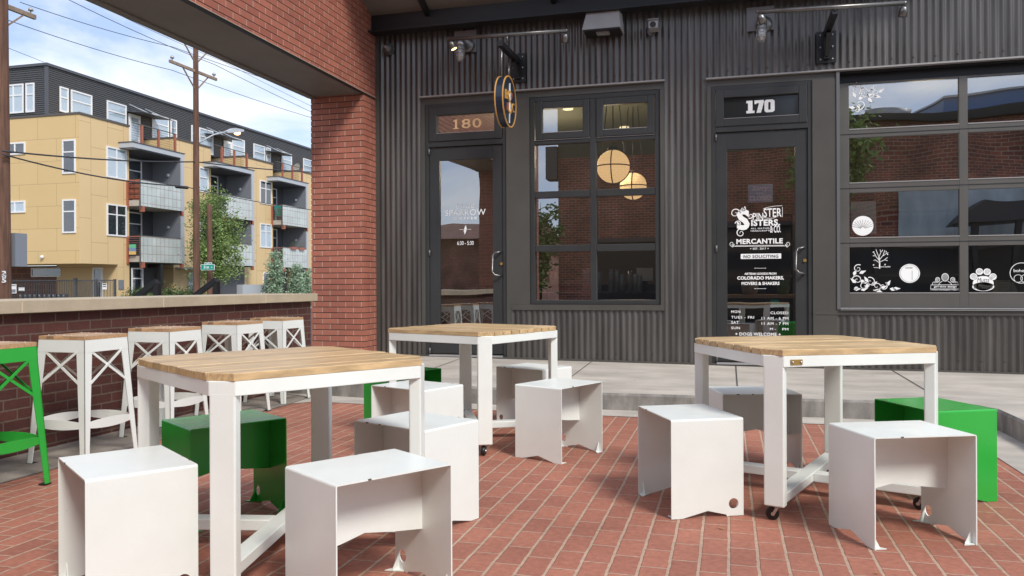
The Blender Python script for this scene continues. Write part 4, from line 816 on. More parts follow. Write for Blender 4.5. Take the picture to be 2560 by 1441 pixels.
stools = [
 ('F', (.567, 3.516), .394, 1, 0, 'white', 'white cube stool, open side towards us, at the front right of the right table'),
 ('E', (-.259, 3.745), .448, 0, 1, 'white', 'white cube stool with a round hole low on its front, left of the right table'),
 ('D', (-.976, 4.725), 1.154, 1, 0, 'white', 'white cube stool right of the far centre table, nearest its caster leg'),
 ('C', (-1.264, 3.22), 1.175, 0, 0, 'white', 'white cube stool directly behind the right leg of the front left table'),
 ('B', (-1.192, 2.275), .983, 1, 0, 'white', 'white cube stool open to the right in the bottom foreground, right of the table leg'),
 ('A', (-2.013, 2.136), .949, 0, 1, 'white', 'white cube stool at the bottom left corner, open to the left'),
 ('G', (-2.274, 3.002), .999, 1, 0, 'green', 'green cube stool half hidden behind the leg of the front left table'),
 ('H', (-1.748, 4.452), 1.197, 0, 1, 'white', 'white cube stool between the green stool and the left leg of the far table'),
 ('I', (-1.318, 5.706), 1.125, 0, 0, 'white', 'white cube stool behind the far centre table, closest to the kerb'),
 ('K', (-.037, 4.696), .273, 1, 1, 'white', 'white cube stool in the shade behind the right table, near the kerb'),
 ('L', (.96, 4.302), .453, 0, 0, 'green', 'bright green cube stool at the right edge behind the right table'),
 ('J', (-2.259, 5.258), 1.2, 1, 0, 'green', 'dark green cube stool at the far end, left of the far centre table')]
proto = make_cube_stool('white'); used = False
def green_of(o): return {'white_paint': M['green']}
for k, near, th, ld, fl, c, lb in stools:
    loc, rz = stool_pose(near, th, ld, fl)
    if not used: proto.location = loc; proto.rotation_euler.z = rz; proto['label'] = lb; used = True
    else: dup(proto, loc, rz, lb, mats={'white_paint': M['green']} if c == 'green' else None)
# square tables -------------------------------------------------------------
TS, TZ = .906, .760
def slats(gap, seed, nsl=10):
    h = TS/2; c = .062; wsl = TS/nsl; mb = MB(); rr = random.Random(seed)
    for i in range(nsl):
        y0 = -h+i*wsl+gap/2; y1 = -h+(i+1)*wsl-gap/2; zt = TZ+.028+rr.uniform(-.0015, .0015)
        if i == 0: y0 = -h
        if i == nsl-1: y1 = h
        def xe(y):
            a = abs(y); return h if a < h-c else h-(a-(h-c))
        j0, j1 = rr.uniform(-.002, .002), rr.uniform(-.002, .002); e = .003
        b = [(-xe(y0)-j0, y0, TZ), (xe(y0)+j1, y0, TZ), (xe(y1)+j1, y1, TZ), (-xe(y1)-j0, y1, TZ)]
        t_ = [(p[0], p[1], zt-e) for p in b]; tt = [(-xe(y0)-j0+e, y0+e, zt), (xe(y0)+j1-e, y0+e, zt), (xe(y1)+j1-e, y1-e, zt), (-xe(y1)-j0+e, y1-e, zt)]
        mb.add(b+t_+tt, [(0, 3, 2, 1), (0, 1, 5, 4), (1, 2, 6, 5), (2, 3, 7, 6), (3, 0, 4, 7), (4, 5, 9, 8), (5, 6, 10, 9), (6, 7, 11, 10), (7, 4, 8, 11), (8, 9, 10, 11)])
    return mb
def make_table():
    g = thing('patio_table', 'x', 'table', group='square slatted tables on casters'); h = TS/2; c = .062
    o = [(-h+c, -h), (h-c, -h), (h, -h+c), (h, h-c), (h-c, h), (-h+c, h), (-h, h-c), (-h, -h+c)]
    mb = slats(.0022, 3)
    mb.build('slatted_top', 'tablewood', g, off=(0, 0, 0))
    mb = MB(); hh = h-.001; ap = .052; cc = c+.004   # apron ring
    oo = [(-hh+cc, -hh), (hh-cc, -hh), (hh, -hh+cc), (hh, hh-cc), (hh-cc, hh), (-hh+cc, hh), (-hh, hh-cc), (-hh, -hh+cc)]; ii = [(x*(1-.055/hh*1.0), y*(1-.055/hh*1.0)) for x, y in oo]
    n = 8; vs = [(x, y, z) for z in (TZ-ap, TZ-.0005) for x, y in oo+ii]; fs = []
    for k in range(n): j = (k+1) % n; fs += [(k, j, 16+j, 16+k), (8+k, 24+k, 24+j, 8+j), (k, 8+k, 8+j, j), (16+k, 16+j, 24+j, 24+k)]
    mb.add(vs, fs); mb.build('apron', 'white', g, off=(0, 0, 0), bevel=.003)
    rd = (h-c/2)*math.sqrt(2)-.004
    for sx in (-1, 1):
        for sy in (-1, 1):
            d = Vector((sx, sy, 0)).normalized(); s = Vector((-d.y, d.x, 0)); w_ = .046
            p = d*rd; q = d*(rd-.050); z0, z1 = .072, TZ-ap+.012
            mb = MB(); mb.hexa([p-s*w_+Vector((0, 0, z0)), p+s*w_+Vector((0, 0, z0)), q+s*w_+Vector((0, 0, z0)), q-s*w_+Vector((0, 0, z0))], [p-s*w_+Vector((0, 0, z1)), p+s*w_+Vector((0, 0, z1)), q+s*w_+Vector((0, 0, z1)), q-s*w_+Vector((0, 0, z1))])
            mb.build('leg', 'white', g, off=(0, 0, 0), bevel=.006)
            # caster
            k = d*(rd-.055); th = 1.1 if sx*sy > 0 else .4; ax = Vector((cos(th), sin(th), 0)); tr = Vector((-sin(th), cos(th), 0)); wc = k+tr*.022+Vector((0, 0, .030))
            mb = MB(); mb.tube([wc-ax*.013, wc-ax*.010, wc+ax*.010, wc+ax*.013], [.026, .030, .030, .026], 20); co = mb.build('caster', 'black', g, off=(0, 0, 0))
            mb = MB(); mb.tube([k+Vector((0, 0, .058)), k+Vector((0, 0, .080))], .022, 12)
            for e in (-1, 1): mb.bar(k+ax*e*.018+Vector((0, 0, .064)), wc+ax*e*.018-Vector((0, 0, .006)), .013, .003, up=tuple(ax))
            mb.tube([wc-ax*.023, wc+ax*.023], .007, 8); mb.build('fork', 'zinc', co, off=(0, 0, 0))
    for sgn in (1, -1):
        d = Vector((1, sgn, 0)).normalized(); mb = MB(); a = -d*(rd-.049); b = d*(rd-.049); zc = .100+(0 if sgn > 0 else 0)
        if sgn > 0: mb.bar(a+Vector((0, 0, zc)), b+Vector((0, 0, zc)), .075, .045)
        else:
            mb.bar(a+Vector((0, 0, zc-.0015)), -d*.038+Vector((0, 0, zc-.0015)), .075, .045); mb.bar(d*.038+Vector((0, 0, zc-.0015)), b+Vector((0, 0, zc-.0015)), .075, .045)
        mb.build('cross_bar', 'white', g, off=(0, 0, 0), bevel=.004)
        for e in (-1, 1):
            mb = MB()
            for q in (-.018, .018): k = d*e*(rd-.085)+Vector((-d.y, d.x, 0))*q; mb.tube([k+Vector((0, 0, .1225)), k+Vector((0, 0, .128))], .008, 8)
            mb.build('bolt', 'zinc', g, off=(0, 0, 0))
    return g
def retop(root, gap, seed):
    # a top with its own boards for each table
    for o in root.children:
        if o.name.startswith('slatted_top'): break
    o.data = slats(gap, seed).build('slatted_top', 'tablewood', None).data
    for q in [q for q in COL.objects if q.type == 'MESH' and q.data == o.data and q != o]: bpy.data.objects.remove(q)
def table_pose(near, th, alongx):
    d1 = Vector((cos(th), sin(th), 0)); d0 = Vector((-sin(th), cos(th), 0)); c = Vector((*near, 0))+(d0+d1)*.850/2
    return (c.x, c.y, 0), th if alongx else th+pi/2
k_ = .8898
tabs = [((-1.88*k_, 2.666*k_), .995, True, 'slatted wood table with white steel legs in the left foreground'), ((-1.669*k_, 5.425*k_), 1.216, False, 'slatted wood table with white legs in the middle, farthest from us'), ((.214*k_, 4.279*k_), .449, True, 'slatted wood table with a small brass plate on its white apron, at the right')]
tp = make_table(); 
for i, (nr, th, al, lb) in enumerate(tabs):
    loc, rz = table_pose(nr, th, al)
    if i == 0: tp.location = loc; tp.rotation_euler.z = rz; tp['label'] = lb; t_last = tp
    else: t_last = dup(tp, loc, rz, lb); retop(t_last, .009, 10+i)
h = TS/2
mb = MB().box(-h+.100, -h+.158, -h-.003, -h+.002, TZ-.042, TZ-.018); bp = mb.build('brass_plate', 'brass', t_last, off=(0, 0, 0)); mb = MB()
for x in (-h+.108, -h+.150): mb.sphere((x, -h-.004, TZ-.030), .006, 8, 5)
mb.build('rivet', 'zinc', bp, off=(0, 0, 0))
# bar stools -----------------------------------------------------------------
BS, BZ = .352, .757
def make_bar_stool():
    g = thing('bar_stool', 'x', 'bar stool', group='tall stools along the brick counter wall'); h = BS/2; sp = .045; t = .005
    mb = MB(); n = 6; rr = random.Random(5)
    for i in range(n):
        y0 = -h+BS*i/n+.002; y1 = -h+BS*(i+1)/n-.002; mb.box(-h+rr.uniform(0, .003), h-rr.uniform(0, .003), y0, y1, BZ, BZ+.023)
    st = mb.build('seat', 'seatwood', g, off=(0, 0, 0)); mb = MB()
    for i in range(n):
        for x in (-h+.05, h-.05): MB().sphere((x, -h+BS*(i+.5)/n, BZ+.023), .006, 8, 4).build('bolt', 'zinc', st, off=(0, 0, 0))
    q = h-.002
    def corner(z, sx, sy, ins=0): e = q+sp*(1-z/BZ)-ins; return Vector((sx*e, sy*e, z))
    for sx in (-1, 1):
        for sy in (-1, 1):
            mb = MB()   # angle-iron leg, tapering towards the foot
            for ax in (0, 1):
                w1, w0 = .062, .034
                def P(z, w_, ins): 
                    c = corner(z, sx, sy, ins); c[ax] -= (sx, sy)[ax]*w_; return c
                def Q(z, ins): return corner(z, sx, sy, ins)
                z0, z1 = .004, BZ-.001
                mb.hexa([Q(z0, 0), P(z0, w0, 0), P(z0, w0, 0)-Vector(((0, sy*t, 0) if ax == 0 else (sx*t, 0, 0))), Q(z0, 0)-Vector(((0, sy*t, 0) if ax == 0 else (sx*t, 0, 0)))],
                        [Q(z1, 0), P(z1, w1, 0), P(z1, w1, 0)-Vector(((0, sy*t, 0) if ax == 0 else (sx*t, 0, 0))), Q(z1, 0)-Vector(((0, sy*t, 0) if ax == 0 else (sx*t, 0, 0)))])
            lg = mb.build('leg', 'white', g, off=(0, 0, 0)); c = corner(0, sx, sy); MB().box(c.x-sx*.042, c.x+sx*.004, c.y-sy*.042, c.y+sy*.004, 0, .005).build('foot_pad', 'black', lg, off=(0, 0, 0))
    def side(k):   # k 0..3: rotate the drawing of one side
        R = Matrix.Rotation(k*pi/2, 3, 'Z'); ap = MB(); z1, z0 = BZ-.001, BZ-.075; e1 = q+sp*(1-z1/BZ)+.001; e0 = q+sp*(1-z0/BZ)+.001
        ap.hexa([R@Vector(v) for v in ((-e0, -e0, z0), (e0, -e0, z0), (e0, -e0+t, z0), (-e0, -e0+t, z0))], [R@Vector(v) for v in ((-e1, -e1, z1), (e1, -e1, z1), (e1, -e1+t, z1), (-e1, -e1+t, z1))]); ap.build('apron', 'white', g, off=(0, 0, 0))
        zb = BZ-.265; ea = q+sp*(1-z0/BZ); eb = q+sp*(1-zb/BZ); br = MB()
        br.bar(R@Vector((-ea+.055, -ea+.004, z0+.004)), R@Vector((eb-.045, -eb+.004, zb)), .015, .005, up=tuple(R@Vector((0, -1, 0)))); br.bar(R@Vector((ea-.055, -ea+.001, z0+.004)), R@Vector((-eb+.045, -eb+.001, zb)), .015, .005, up=tuple(R@Vector((0, -1, 0)))); br.build('cross_brace', 'white', g, off=(0, 0, 0))
        zr = .245; er = q+sp*(1-zr/BZ); vs = []; m_ = 10; ri = MB()   # lens-shaped foot rail
        for i in range(m_+1):
            u = -1+2*i/m_; hh = .016+.014*(1-u*u); inw = -.012*(1-u*u)
            for dz in (-hh, hh):
                vs.append(R@Vector((u*(er-.02), -er+.005+inw, zr+dz)))
        ri.add(vs, [(2*i, 2*i+2, 2*i+3, 2*i+1) for i in range(m_)]); vs2 = [v+R@Vector((0, .005, 0)) for v in vs]; ri.add(vs2, [(2*i, 2*i+1, 2*i+3, 2*i+2) for i in range(m_)])
        ri.add(vs+vs2, [(2*i, 2*i+2, 2*(m_+1)+2*i+2, 2*(m_+1)+2*i) for i in range(m_)]+[(2*i+1, 2*i+3, 2*(m_+1)+2*i+3, 2*(m_+1)+2*i+1) for i in range(m_)]); ri.build('foot_rail', 'white', g, off=(0, 0, 0))
    for k in range(4): side(k)
    return g
kb = .937; bs = make_bar_stool()
bars = [((-3.995*kb, 4.238*kb), 1.545, 0, 'white bar stool nearest to us, beside the green one'), ((-4.072*kb, 5.142*kb), 1.557, 0, 'white bar stool second from the green one along the wall'), ((-4.167*kb, 6.145*kb), 1.521, 0, 'white bar stool third from the green one along the wall'), ((-4.212*kb, 6.957*kb), 1.525, 0, 'white bar stool closest to the brick pillar'), ((-3.655, 3.185), 1.545, 1, 'green bar stool cut off by the left edge of the photo')]
for i, (nr, th, grn, lb) in enumerate(bars):
    d1 = Vector((cos(th), sin(th), 0)); d0 = Vector((-sin(th), cos(th), 0)); c = Vector((*nr, 0))+(d0+d1)*BS/2
    if i == 0: bs.location = (c.x, c.y, .004); bs.rotation_euler.z = th; bs['label'] = lb
    else: dup(bs, (c.x, c.y, .004), th, lb, mats={'white_paint': M['green']} if grn else None)

# a few fallen leaves and twigs on the pavers
rr = random.Random(11)
for px, py, lb, sz in ((1801, 1320, 'dry yellow leaf on the pavers in front of the left stool of the right table', .03), (2190, 1432, 'small brown leaf on the pavers at the bottom edge', .025), (1560, 1262, 'pale straw bit on the pavers left of the right table', .02)):
    p = onz(px, py, .006); g = MB(); a = rr.uniform(0, 6); v = [(-1, 0, 0), (-.3, .45, .12), (1, .05, .25), (-.2, -.4, .1)]
    g.add([(p.x+sz*.6*(x*cos(a)-y*sin(a)), p.y+sz*.6*(x*sin(a)+y*cos(a)), .004+sz*.6*z) for x, y, z in v], [(0, 1, 2, 3)]); tag(g.build('fallen_leaf', mat('dry_leaf', (.35, .18, .05), .8)), lb, 'leaf')

# ------------------------------------------------------------------ apartment block across the street
X1, X2, X3, XB, Y0 = -32.87, -30.92, -30.02, -31.94, 32.53
apt = thing('apartment_building', 'four storey yellow apartment block with charcoal ribbed top floor across the street', 'building', (-32, 40, -.3))
PER = 6.98
bays = [(32.53, 35.92), (39.45, 42.93), (46.42, 49.90), (53.4, 56.9), (60.4, 63.8)]
mb = MB(); mb.box(-60, X1-.02, Y0+.02, 75, 9.66, 12.15); mb.build('top_storey', 'apt_siding', apt)
mb = MB(); step = .105; z = 9.72     # horizontal ribs as real profile
ribs = []
while z < 12.12: ribs += [(z, 0), (z+step*.35, .03), (z+step*.65, .03), (z+step, 0)]; z += step
vs = [(-60, Y0+.02-d-.005, zz_) for zz_, d in ribs]+[(X1-.06, Y0+.02-d-.005, zz_) for zz_, d in ribs]; n = len(ribs); mb.add(vs, [(i, n+i, n+i+1, i+1) for i in range(n-1)])
vs = [(X1+d-.005, Y0+.06, zz_) for zz_, d in ribs]+[(X1+d-.005, 75, zz_) for zz_, d in ribs]; mb.add(vs, [(i, n+i, n+i+1, i+1) for i in range(n-1)]); mb.build('ribbed_siding', 'apt_siding', apt)
mb = MB(); mb.box(-60, X1+.10, Y0-.10, Y0+.25, 12.13, 12.26); mb.box(X1-.2, X1+.10, Y0+.25, 75, 12.13, 12.26); mb.box(X1-.10, X1+.05, Y0-.05, Y0+.06, 9.66, 12.13); mb.build('roof_coping', 'apt_dkgrey', apt)
MB().box(-60, X2-.02, Y0+.0, 35.10, 2.22, 9.62).build('wall', 'stucco_y', apt)
mb = MB(); mb.box(X1-2, X2, Y0+.01, 35.92, 2.225, 9.615); mb.box(X1-2, X2, 35.1, 35.92, -.3, 2.225)
for a, b in bays[1:]: mb.box(X1-2, X2, a, b, -.3, 9.6)
mb.build('wall', 'stucco_x', apt)
for a, b in bays[1:]: MB().box(X1, X2-.01, a-.012, a-.0, 4.0, 9.6).build('wall', 'stucco_y', apt)
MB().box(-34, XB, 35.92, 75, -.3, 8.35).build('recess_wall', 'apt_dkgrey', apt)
MB().box(-60, -31.1, 35.11, 35.3, -.3, 2.2).build('block_wall', 'block', apt)
for a, b in bays:
    mb = MB(); mb.box(X2-.1, X2+.05, a-.04, b+.03, 9.60, 9.70); mb.box(X1 if a > 33 else -60, X2-.1, a-.04, a+.10, 9.60, 9.70); mb.build('parapet_cap', 'apt_edge', apt)
def awin(face, a0, a1, z0, z1, pos, nv=1, zh=None, blind=None, name='window', fw=.075):
    """face 'x' : window on a wall whose normal is +x ; 'y' : normal -y"""
    mb = MB(); gl = MB(); bl = MB(); v = [a0+(a1-a0)*i/nv for i in range(1, nv)]; hs = [] if zh is None else [zh]
    def B(m_, p0, p1, q0, q1, d0, d1):
        if face == 'x': m_.box(pos+d0, pos+d1, p0, p1, q0, q1)
        else: m_.box(p0, p1, pos-d1, pos-d0, q0, q1)
    B(mb, a0, a0+fw, z0, z1, .0, .05); B(mb, a1-fw, a1, z0, z1, .0, .05); B(mb, a0+fw, a1-fw, z0, z0+fw, .0, .05); B(mb, a0+fw, a1-fw, z1-fw, z1, .0, .05)
    for t in v: B(mb, t-fw*.5, t+fw*.5, z0+fw, z1-fw, .0, .045)
    for t in hs: B(mb, a0+fw, a1-fw, t-fw*.4, t+fw*.4, .0, .042)
    o = mb.build(name, 'apt_white', apt)
    B(bl, a0+fw, a1-fw, z0+fw, z1-fw, .002, .008); bl.build('interior', blind or 'apt_dark', o)
    if face == 'x': gl.add([(pos+.022, a0+fw, z0+fw), (pos+.022, a1-fw, z0+fw), (pos+.022, a1-fw, z1-fw), (pos+.022, a0+fw, z1-fw)], [(0, 1, 2, 3)])
    else: gl.add([(a0+fw, pos-.022, z0+fw), (a1-fw, pos-.022, z0+fw), (a1-fw, pos-.022, z1-fw), (a0+fw, pos-.022, z1-fw)], [(0, 1, 2, 3)])
    gl.build('pane', 'glass_apt', o); return o
XS = X1+.03; YS = Y0-.015
for a0, a1, nv in ((-35.55, -34.28, 2), (-34.14, -33.60, 1), (-37.6, -35.8, 2)): awin('y', a0, a1, 9.85, 11.32, YS, nv, 10.75, 'apt_room')
awin('y', -35.5, -34.20, 7.76, 8.38, Y0, 2); awin('y', -35.5, -34.22, 4.82, 5.42, Y0, 2, None, 'apt_room'); awin('y', -31.92, -31.12, 6.67, 8.36, Y0, 1, 7.75); awin('y', -31.93, -31.12, 3.73, 5.40, Y0, 1, 4.8)
for a0, a1, z0, nv in ((33.27, 33.83, 10.0, 1), (33.99, 35.41, 10.0, 1), (36.47, 37.94, 10.0, 1), (40.02, 41.48, 9.0, 1), (41.63, 42.21, 10.0, 1), (43.6, 44.2, 10.0, 1), (44.37, 45.81, 9.7, 1), (47.93, 49.37, 9.0, 1), (50.46, 51.94, 10.0, 1), (52.10, 52.68, 10.0, 1), (54.17, 55.66, 9.0, 1), (57.4, 58.8, 9, 1)): awin('x', a0, a1, z0, 11.28, XS, nv, 10.75, 'apt_room')
for y in (38.12, 46.95): awin('x', y, y+.92, 8.75, 10.9, XS, 1, 9.0, 'apt_room', name='terrace_door', fw=.17)
for k in range(4):
    dy = PER*k
    if k != 1:
        awin('x', 34.30+dy, 35.72+dy, 6.72, 8.32, X2, 2, 7.78, 'apt_room' if k == 0 else 'apt_dark'); awin('x', 34.30+dy, 35.70+dy, 3.70, 5.36, X2, 2, 4.82, 'apt_room' if k == 2 else 'apt_dark')
    else:
        awin('x', 41.75, 42.65, 6.8, 8.30, X2, 1, 7.7, 'apt_room'); awin('x', 41.75, 42.65, 3.70, 5.36, X2, 1, 4.8)
    for z0, z1 in ((5.5, 8.05), (2.5, 5.1)):
        awin('x', 36.75+dy, 38.05+dy, z0+.05, z1+.1, XB+.01, 1, z1-.55, 'apt_dark', name='balcony_window')
        awin('x', 36.02+dy, 36.42+dy, z0+.02, z1-.35, XB+.01, 1, None, 'apt_room', name='balcony_door')
        MB().box(XB, XB+.03, 36.45+dy, 36.70+dy, z0, z1+.3).build('red_panel', 'apt_red', apt)
    # fin wall, terrace slab
    MB().box(XB, X3-.02, 38.98+dy, 39.22+dy, 2.3, 8.36).build('fin_wall', 'apt_grey', apt); MB().box(X3-.05, X3+.03, 38.95+dy, 39.2+dy, 2.3, 8.36).build('fin_edge', 'apt_slab', apt)
    MB().box(XB-.5, X3, 35.16+dy, 39.26+dy, 8.36, 8.62).build('terrace_slab', 'apt_slab', apt); MB().box(X1, X3+.04, 35.12+dy, 39.3+dy, 8.625, 8.66).build('terrace_edge', 'apt_edge', apt)
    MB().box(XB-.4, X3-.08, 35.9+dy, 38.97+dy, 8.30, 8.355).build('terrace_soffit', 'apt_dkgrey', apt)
    mb = MB()
    for y in (36.05, 37.35, 38.70): mb = MB().box(X3-.25, X3-.13, y+dy-.05, y+dy+.05, 8.66, 9.66); mb.build('rail_post', 'apt_red', apt)
    mb = MB(); mb.box(X3-.21, X3-.16, 35.3+dy, 38.8+dy, 9.66, 9.70)
    for j in range(7): mb.box(X3-.20, X3-.185, 35.3+dy, 38.8+dy, 8.76+j*.13, 8.772+j*.13)
    mb.build('terrace_rail', 'apt_edge', apt)
    for yq in (38.1, 39.4): MB().tube([(X1+.1, yq+dy, 11.4), (X1+1.2, yq+.2+dy, 10.88)], .03, 6).build('awning_rod', 'apt_slab', apt)
    MB().hexa([(X1+.02, 37.95+dy, 10.98), (X1+1.25, 37.95+dy, 10.84), (X1+1.25, 40.3+dy, 10.84), (X1+.02, 40.3+dy, 10.98)], [(X1+.02, 37.95+dy, 11.02), (X1+1.25, 37.95+dy, 10.88), (X1+1.25, 40.3+dy, 10.88), (X1+.02, 40.3+dy, 11.02)]).build('awning', 'apt_dkgrey', apt)
    for zf in (5.45, 2.48):
        b_ = MB().box(XB, X3-.06, 35.80+dy, 39.0+dy, zf-.10, zf+.22).build('balcony', 'concrete', apt)
        fm = MB().box(X3-.02, X3+.02, 35.75+dy, 39.10+dy, zf-.11, zf+1.25); fo = fm.build('frosted_front', 'frost', b_)
        mb = MB(); mb.box(X3-.07, X3-.03, 35.70+dy, 35.78+dy, zf-.3, zf+1.32); mb.box(X3-.08, X3+.0, 35.72+dy, 39.1+dy, zf+1.27, zf+1.31); mb.build('front_frame', 'apt_edge', b_)
        mb = MB(); mb.box(X2-.02, X2+.10, 35.70+dy, 35.80+dy, zf-.2, zf+1.2); mb.build('rail_post', 'apt_red', b_)
        mb = MB(); mb.box(X2+.04, X3-.05, 35.73+dy, 35.77+dy, zf+1.22, zf+1.27)
        for j in range(8): mb.box(X2+.04, X3-.05, 35.74+dy, 35.755+dy, zf+.3+j*.12, zf+.315+j*.12)
        mb.build('side_rail', 'apt_red', b_)
        mb = MB(); mb.box(X3-.15, X3+.10, 35.80+dy, 35.92+dy, zf-.42, zf-.12); mb.box(X3-.1, X3+.06, 38.95+dy, 39.10+dy, zf-.38, zf-.12); mb.build('bracket', 'apt_red', b_)
        MB().sphere((XB+1.05, 38.96+dy, zf+1.95), .11, 10, 6).build('porch_light', 'apt_slab', b_)
# ground floor windows, gate side
awin('x', 36.05, 36.92, .35, 2.07, X2, 1, 1.5, 'apt_dark'); awin('x', 48.6, 49.3, .6, 2.0, X2, 1, 1.4, 'apt_dark')
yb_ = 35.10
mb = MB(); awin('y', ony(79, 680, yb_).x, ony(153, 680, yb_).x, ony(100, 693, yb_).z, ony(100, 670, yb_).z, yb_, 1, None, 'apt_dark'); awin('y', ony(232, 680, yb_).x, ony(258, 680, yb_).x, .3, ony(245, 669, yb_).z, yb_, 1, 1.35, 'apt_dark', fw=.12)
mb = MB(); mb.box(X3-.25, X3-.05, 37.3, 37.5, -.3, 2.1); mb.box(X2, X3-.05, 37.3, 37.5, 2.1, 2.3); mb.build('steel_post', 'steel', apt)
p = ony(104, 643, Y0-.1); MB().sphere((p.x, Y0-.08, p.z), .09, 10, 6).build('white_light', 'apt_white', apt)
p = onx(302, 712, X2); MB().box(X2, X2+.04, p.y-.18, p.y+.18, p.z-.25, p.z+.25).build('wall_plate', 'apt_grey', apt)
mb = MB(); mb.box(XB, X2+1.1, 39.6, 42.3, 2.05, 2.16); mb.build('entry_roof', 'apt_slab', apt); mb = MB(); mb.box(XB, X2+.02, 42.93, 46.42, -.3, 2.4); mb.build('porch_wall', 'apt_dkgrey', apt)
awin('x', 40.7, 41.5, -.1, 1.9, X2+.02, 1, 1.2, 'apt_room', name='entry_door')
# next wing, grey, at the far right of the opening
MB().box(-40, X2+.3, 53.6, 53.9, -.3, 8.6).build('far_wing_wall', 'apt_grey', apt)
# small things on the balconies
def small(name, label, cat, mb, mt, group=None): return tag(mb.build(name, mt), label, cat, group)
chn = thing('wind_chime', 'black wind chime hanging from the awning over the first terrace', 'wind chime', (X2-.3, 39.9, 10.9)); mb = MB(); mb.tube([(0, 0, 0), (0, 0, -.25)], .012, 5)
for i in range(5): mb.tube([(.08*cos(i*1.25), .08*sin(i*1.25), -.25), (.08*cos(i*1.25), .08*sin(i*1.25), -.75-.07*i)], .014, 5)
mb.build('tubes', 'steel', chn, off=(0, 0, 0))
p = onx(739, 424, X1+1.0); g = thing('satellite_dish', 'pale grey satellite dish on the farthest terrace', 'dish', (p.x, p.y, p.z)); mb = MB(); mb.sphere((0, 0, 0), .55, 16, 5, sz=.25, lo=-pi/2, hi=-.3); mb.v = [(x*.5+z*1.2, y, z*.4+x*.9) for x, y, z in mb.v]; mb.build('dish', 'apt_slab', g, off=(0, 0, 0)); MB().tube([(0, 0, 0), (-.2, 0, -1.2)], .03, 6).build('mast', 'apt_slab', g, off=(0, 0, 0))
g = thing('garden_chair', 'teal slatted garden chair on the far upper balcony', 'chair', (X3-.45, 49.95, 5.68), rz=.3); mb = MB()
for j in range(4): mb.bar((-.2+j*.13, .05, .35), (-.2+j*.13, -.35, 1.05-abs(j-1.5)*.06), .11, .02)
mb.build('backrest', mat('teal', (.04, .42, .38), .5), g, off=(0, 0, 0)); mb = MB().box(-.28, .28, 0, .5, .3, .34); mb.build('seat', 'signgreen', g, off=(0, 0, 0))
for sx in (-.25, .25):
    for sy in (.0, .45): MB().box(sx-.03, sx+.03, sy-.03, sy+.03, 0, .3).build('leg', 'signgreen', g, off=(0, 0, 0))
g = thing('folded_blanket', 'striped green, blue and yellow blanket over the lower balcony side rail', 'blanket', (X2+.45, 35.68, 2.9)); y_ = 0
for (z0, z1, c) in ((.22, .40, (.12, .50, .26)), (.04, .219, (.16, .26, .45)), (-.14, .039, (.65, .46, .16))): MB().box(-.24, .16, -.03, .03, z0, z1).build('stripe', mat('blanket_stripe', c, .8), g, off=(0, 0, 0))
g = thing('stacked_chairs', 'orange red slatted chairs stacked on the upper balcony behind the side rail', 'chairs', (X2+.5, 35.95, 5.67)); mb = MB()
for j in range(4):
    for i in (-1, 1): mb.box(-.2+i*.2-.14, -.2+i*.2+.14, 0, .3, .12+j*.27, .30+j*.27)
mb.build('chair_back', 'apt_red', g, off=(0, 0, 0)); mb = MB().box(-.4, .0, .1, .4, 0, .1); mb.build('seat', 'apt_red', g, off=(0, 0, 0))
for y, lb in ((51.0, 'left planter box on the far lower balcony rail'), (52.1, 'right planter box on the far lower balcony rail')):
    g = thing('planter_box', lb, 'planter', (X3+.02, y, 3.66), group='planters on the far balcony'); MB().box(-.12, .12, -.35, .35, 0, .17).build('box', 'apt_red', g, off=(0, 0, 0)); mb = MB()
    for j in range(6): mb.tube([(0, -.25+j*.1, .15), (.05*(j % 3-1), -.27+j*.11, .4+.12*(j % 3))], .012, 4)
    mb.build('stems', 'hedge', g, off=(0, 0, 0))
# gate + fence + meters in front of the block wall
yf = 33.2
g = thing('metal_fence', 'dark metal picket fence under the overhang of the yellow building', 'fence', (-33, yf, -.3)); xl = -38.0; xg = ony(186, 700, yf).x; mb = MB(); zt = ony(100, 702, yf).z
x = xl
while x < xg: mb.box(x, x+.02, yf-.01, yf+.01, -.3, zt); x += .11
mb.build('pickets', 'apt_siding', g); MB().box(xl, xg, yf-.03, yf+.03, zt-.03, zt+.03).build('top_rail', 'apt_siding', g); MB().box(xg-.02, xg+.12, yf-.06, yf+.06, -.3, zt+.12).build('post', 'apt_siding', g)
g = thing('metal_gate', 'dark metal gate with a white notice at the right end of the fence', 'gate', (-31.5, yf, -.3)); x0 = ony(238, 700, yf).x; x1 = ony(289, 700, yf).x; mb = MB(); x = xg+.2
while x < x1: mb.box(x, x+.02, yf-.01, yf+.01, -.3, zt); x += .09
mb.build('pickets', 'apt_siding', g); mb = MB(); 
for x in (x0, x1-.1): MB().box(x, x+.10, yf-.05, yf+.05, -.3, zt+.05).build('post', 'apt_siding', g)
MB().box(xg+.2, x1, yf-.02, yf+.03, zt-.03, zt+.02).build('top_rail', 'apt_siding', g)
a, b = ony(256, 724, yf-.06), ony(267, 709, yf-.06); nb = MB().box(a.x, b.x, yf-.07, yf-.06, a.z, b.z).build('notice', 'apt_white', g); MB().box(a.x+.03, b.x-.03, yf-.075, yf-.071, b.z-.08, b.z-.03).box(a.x+.03, b.x-.03, yf-.075, yf-.071, a.z+.12, a.z+.16).build('notice_text', 'steel', nb)
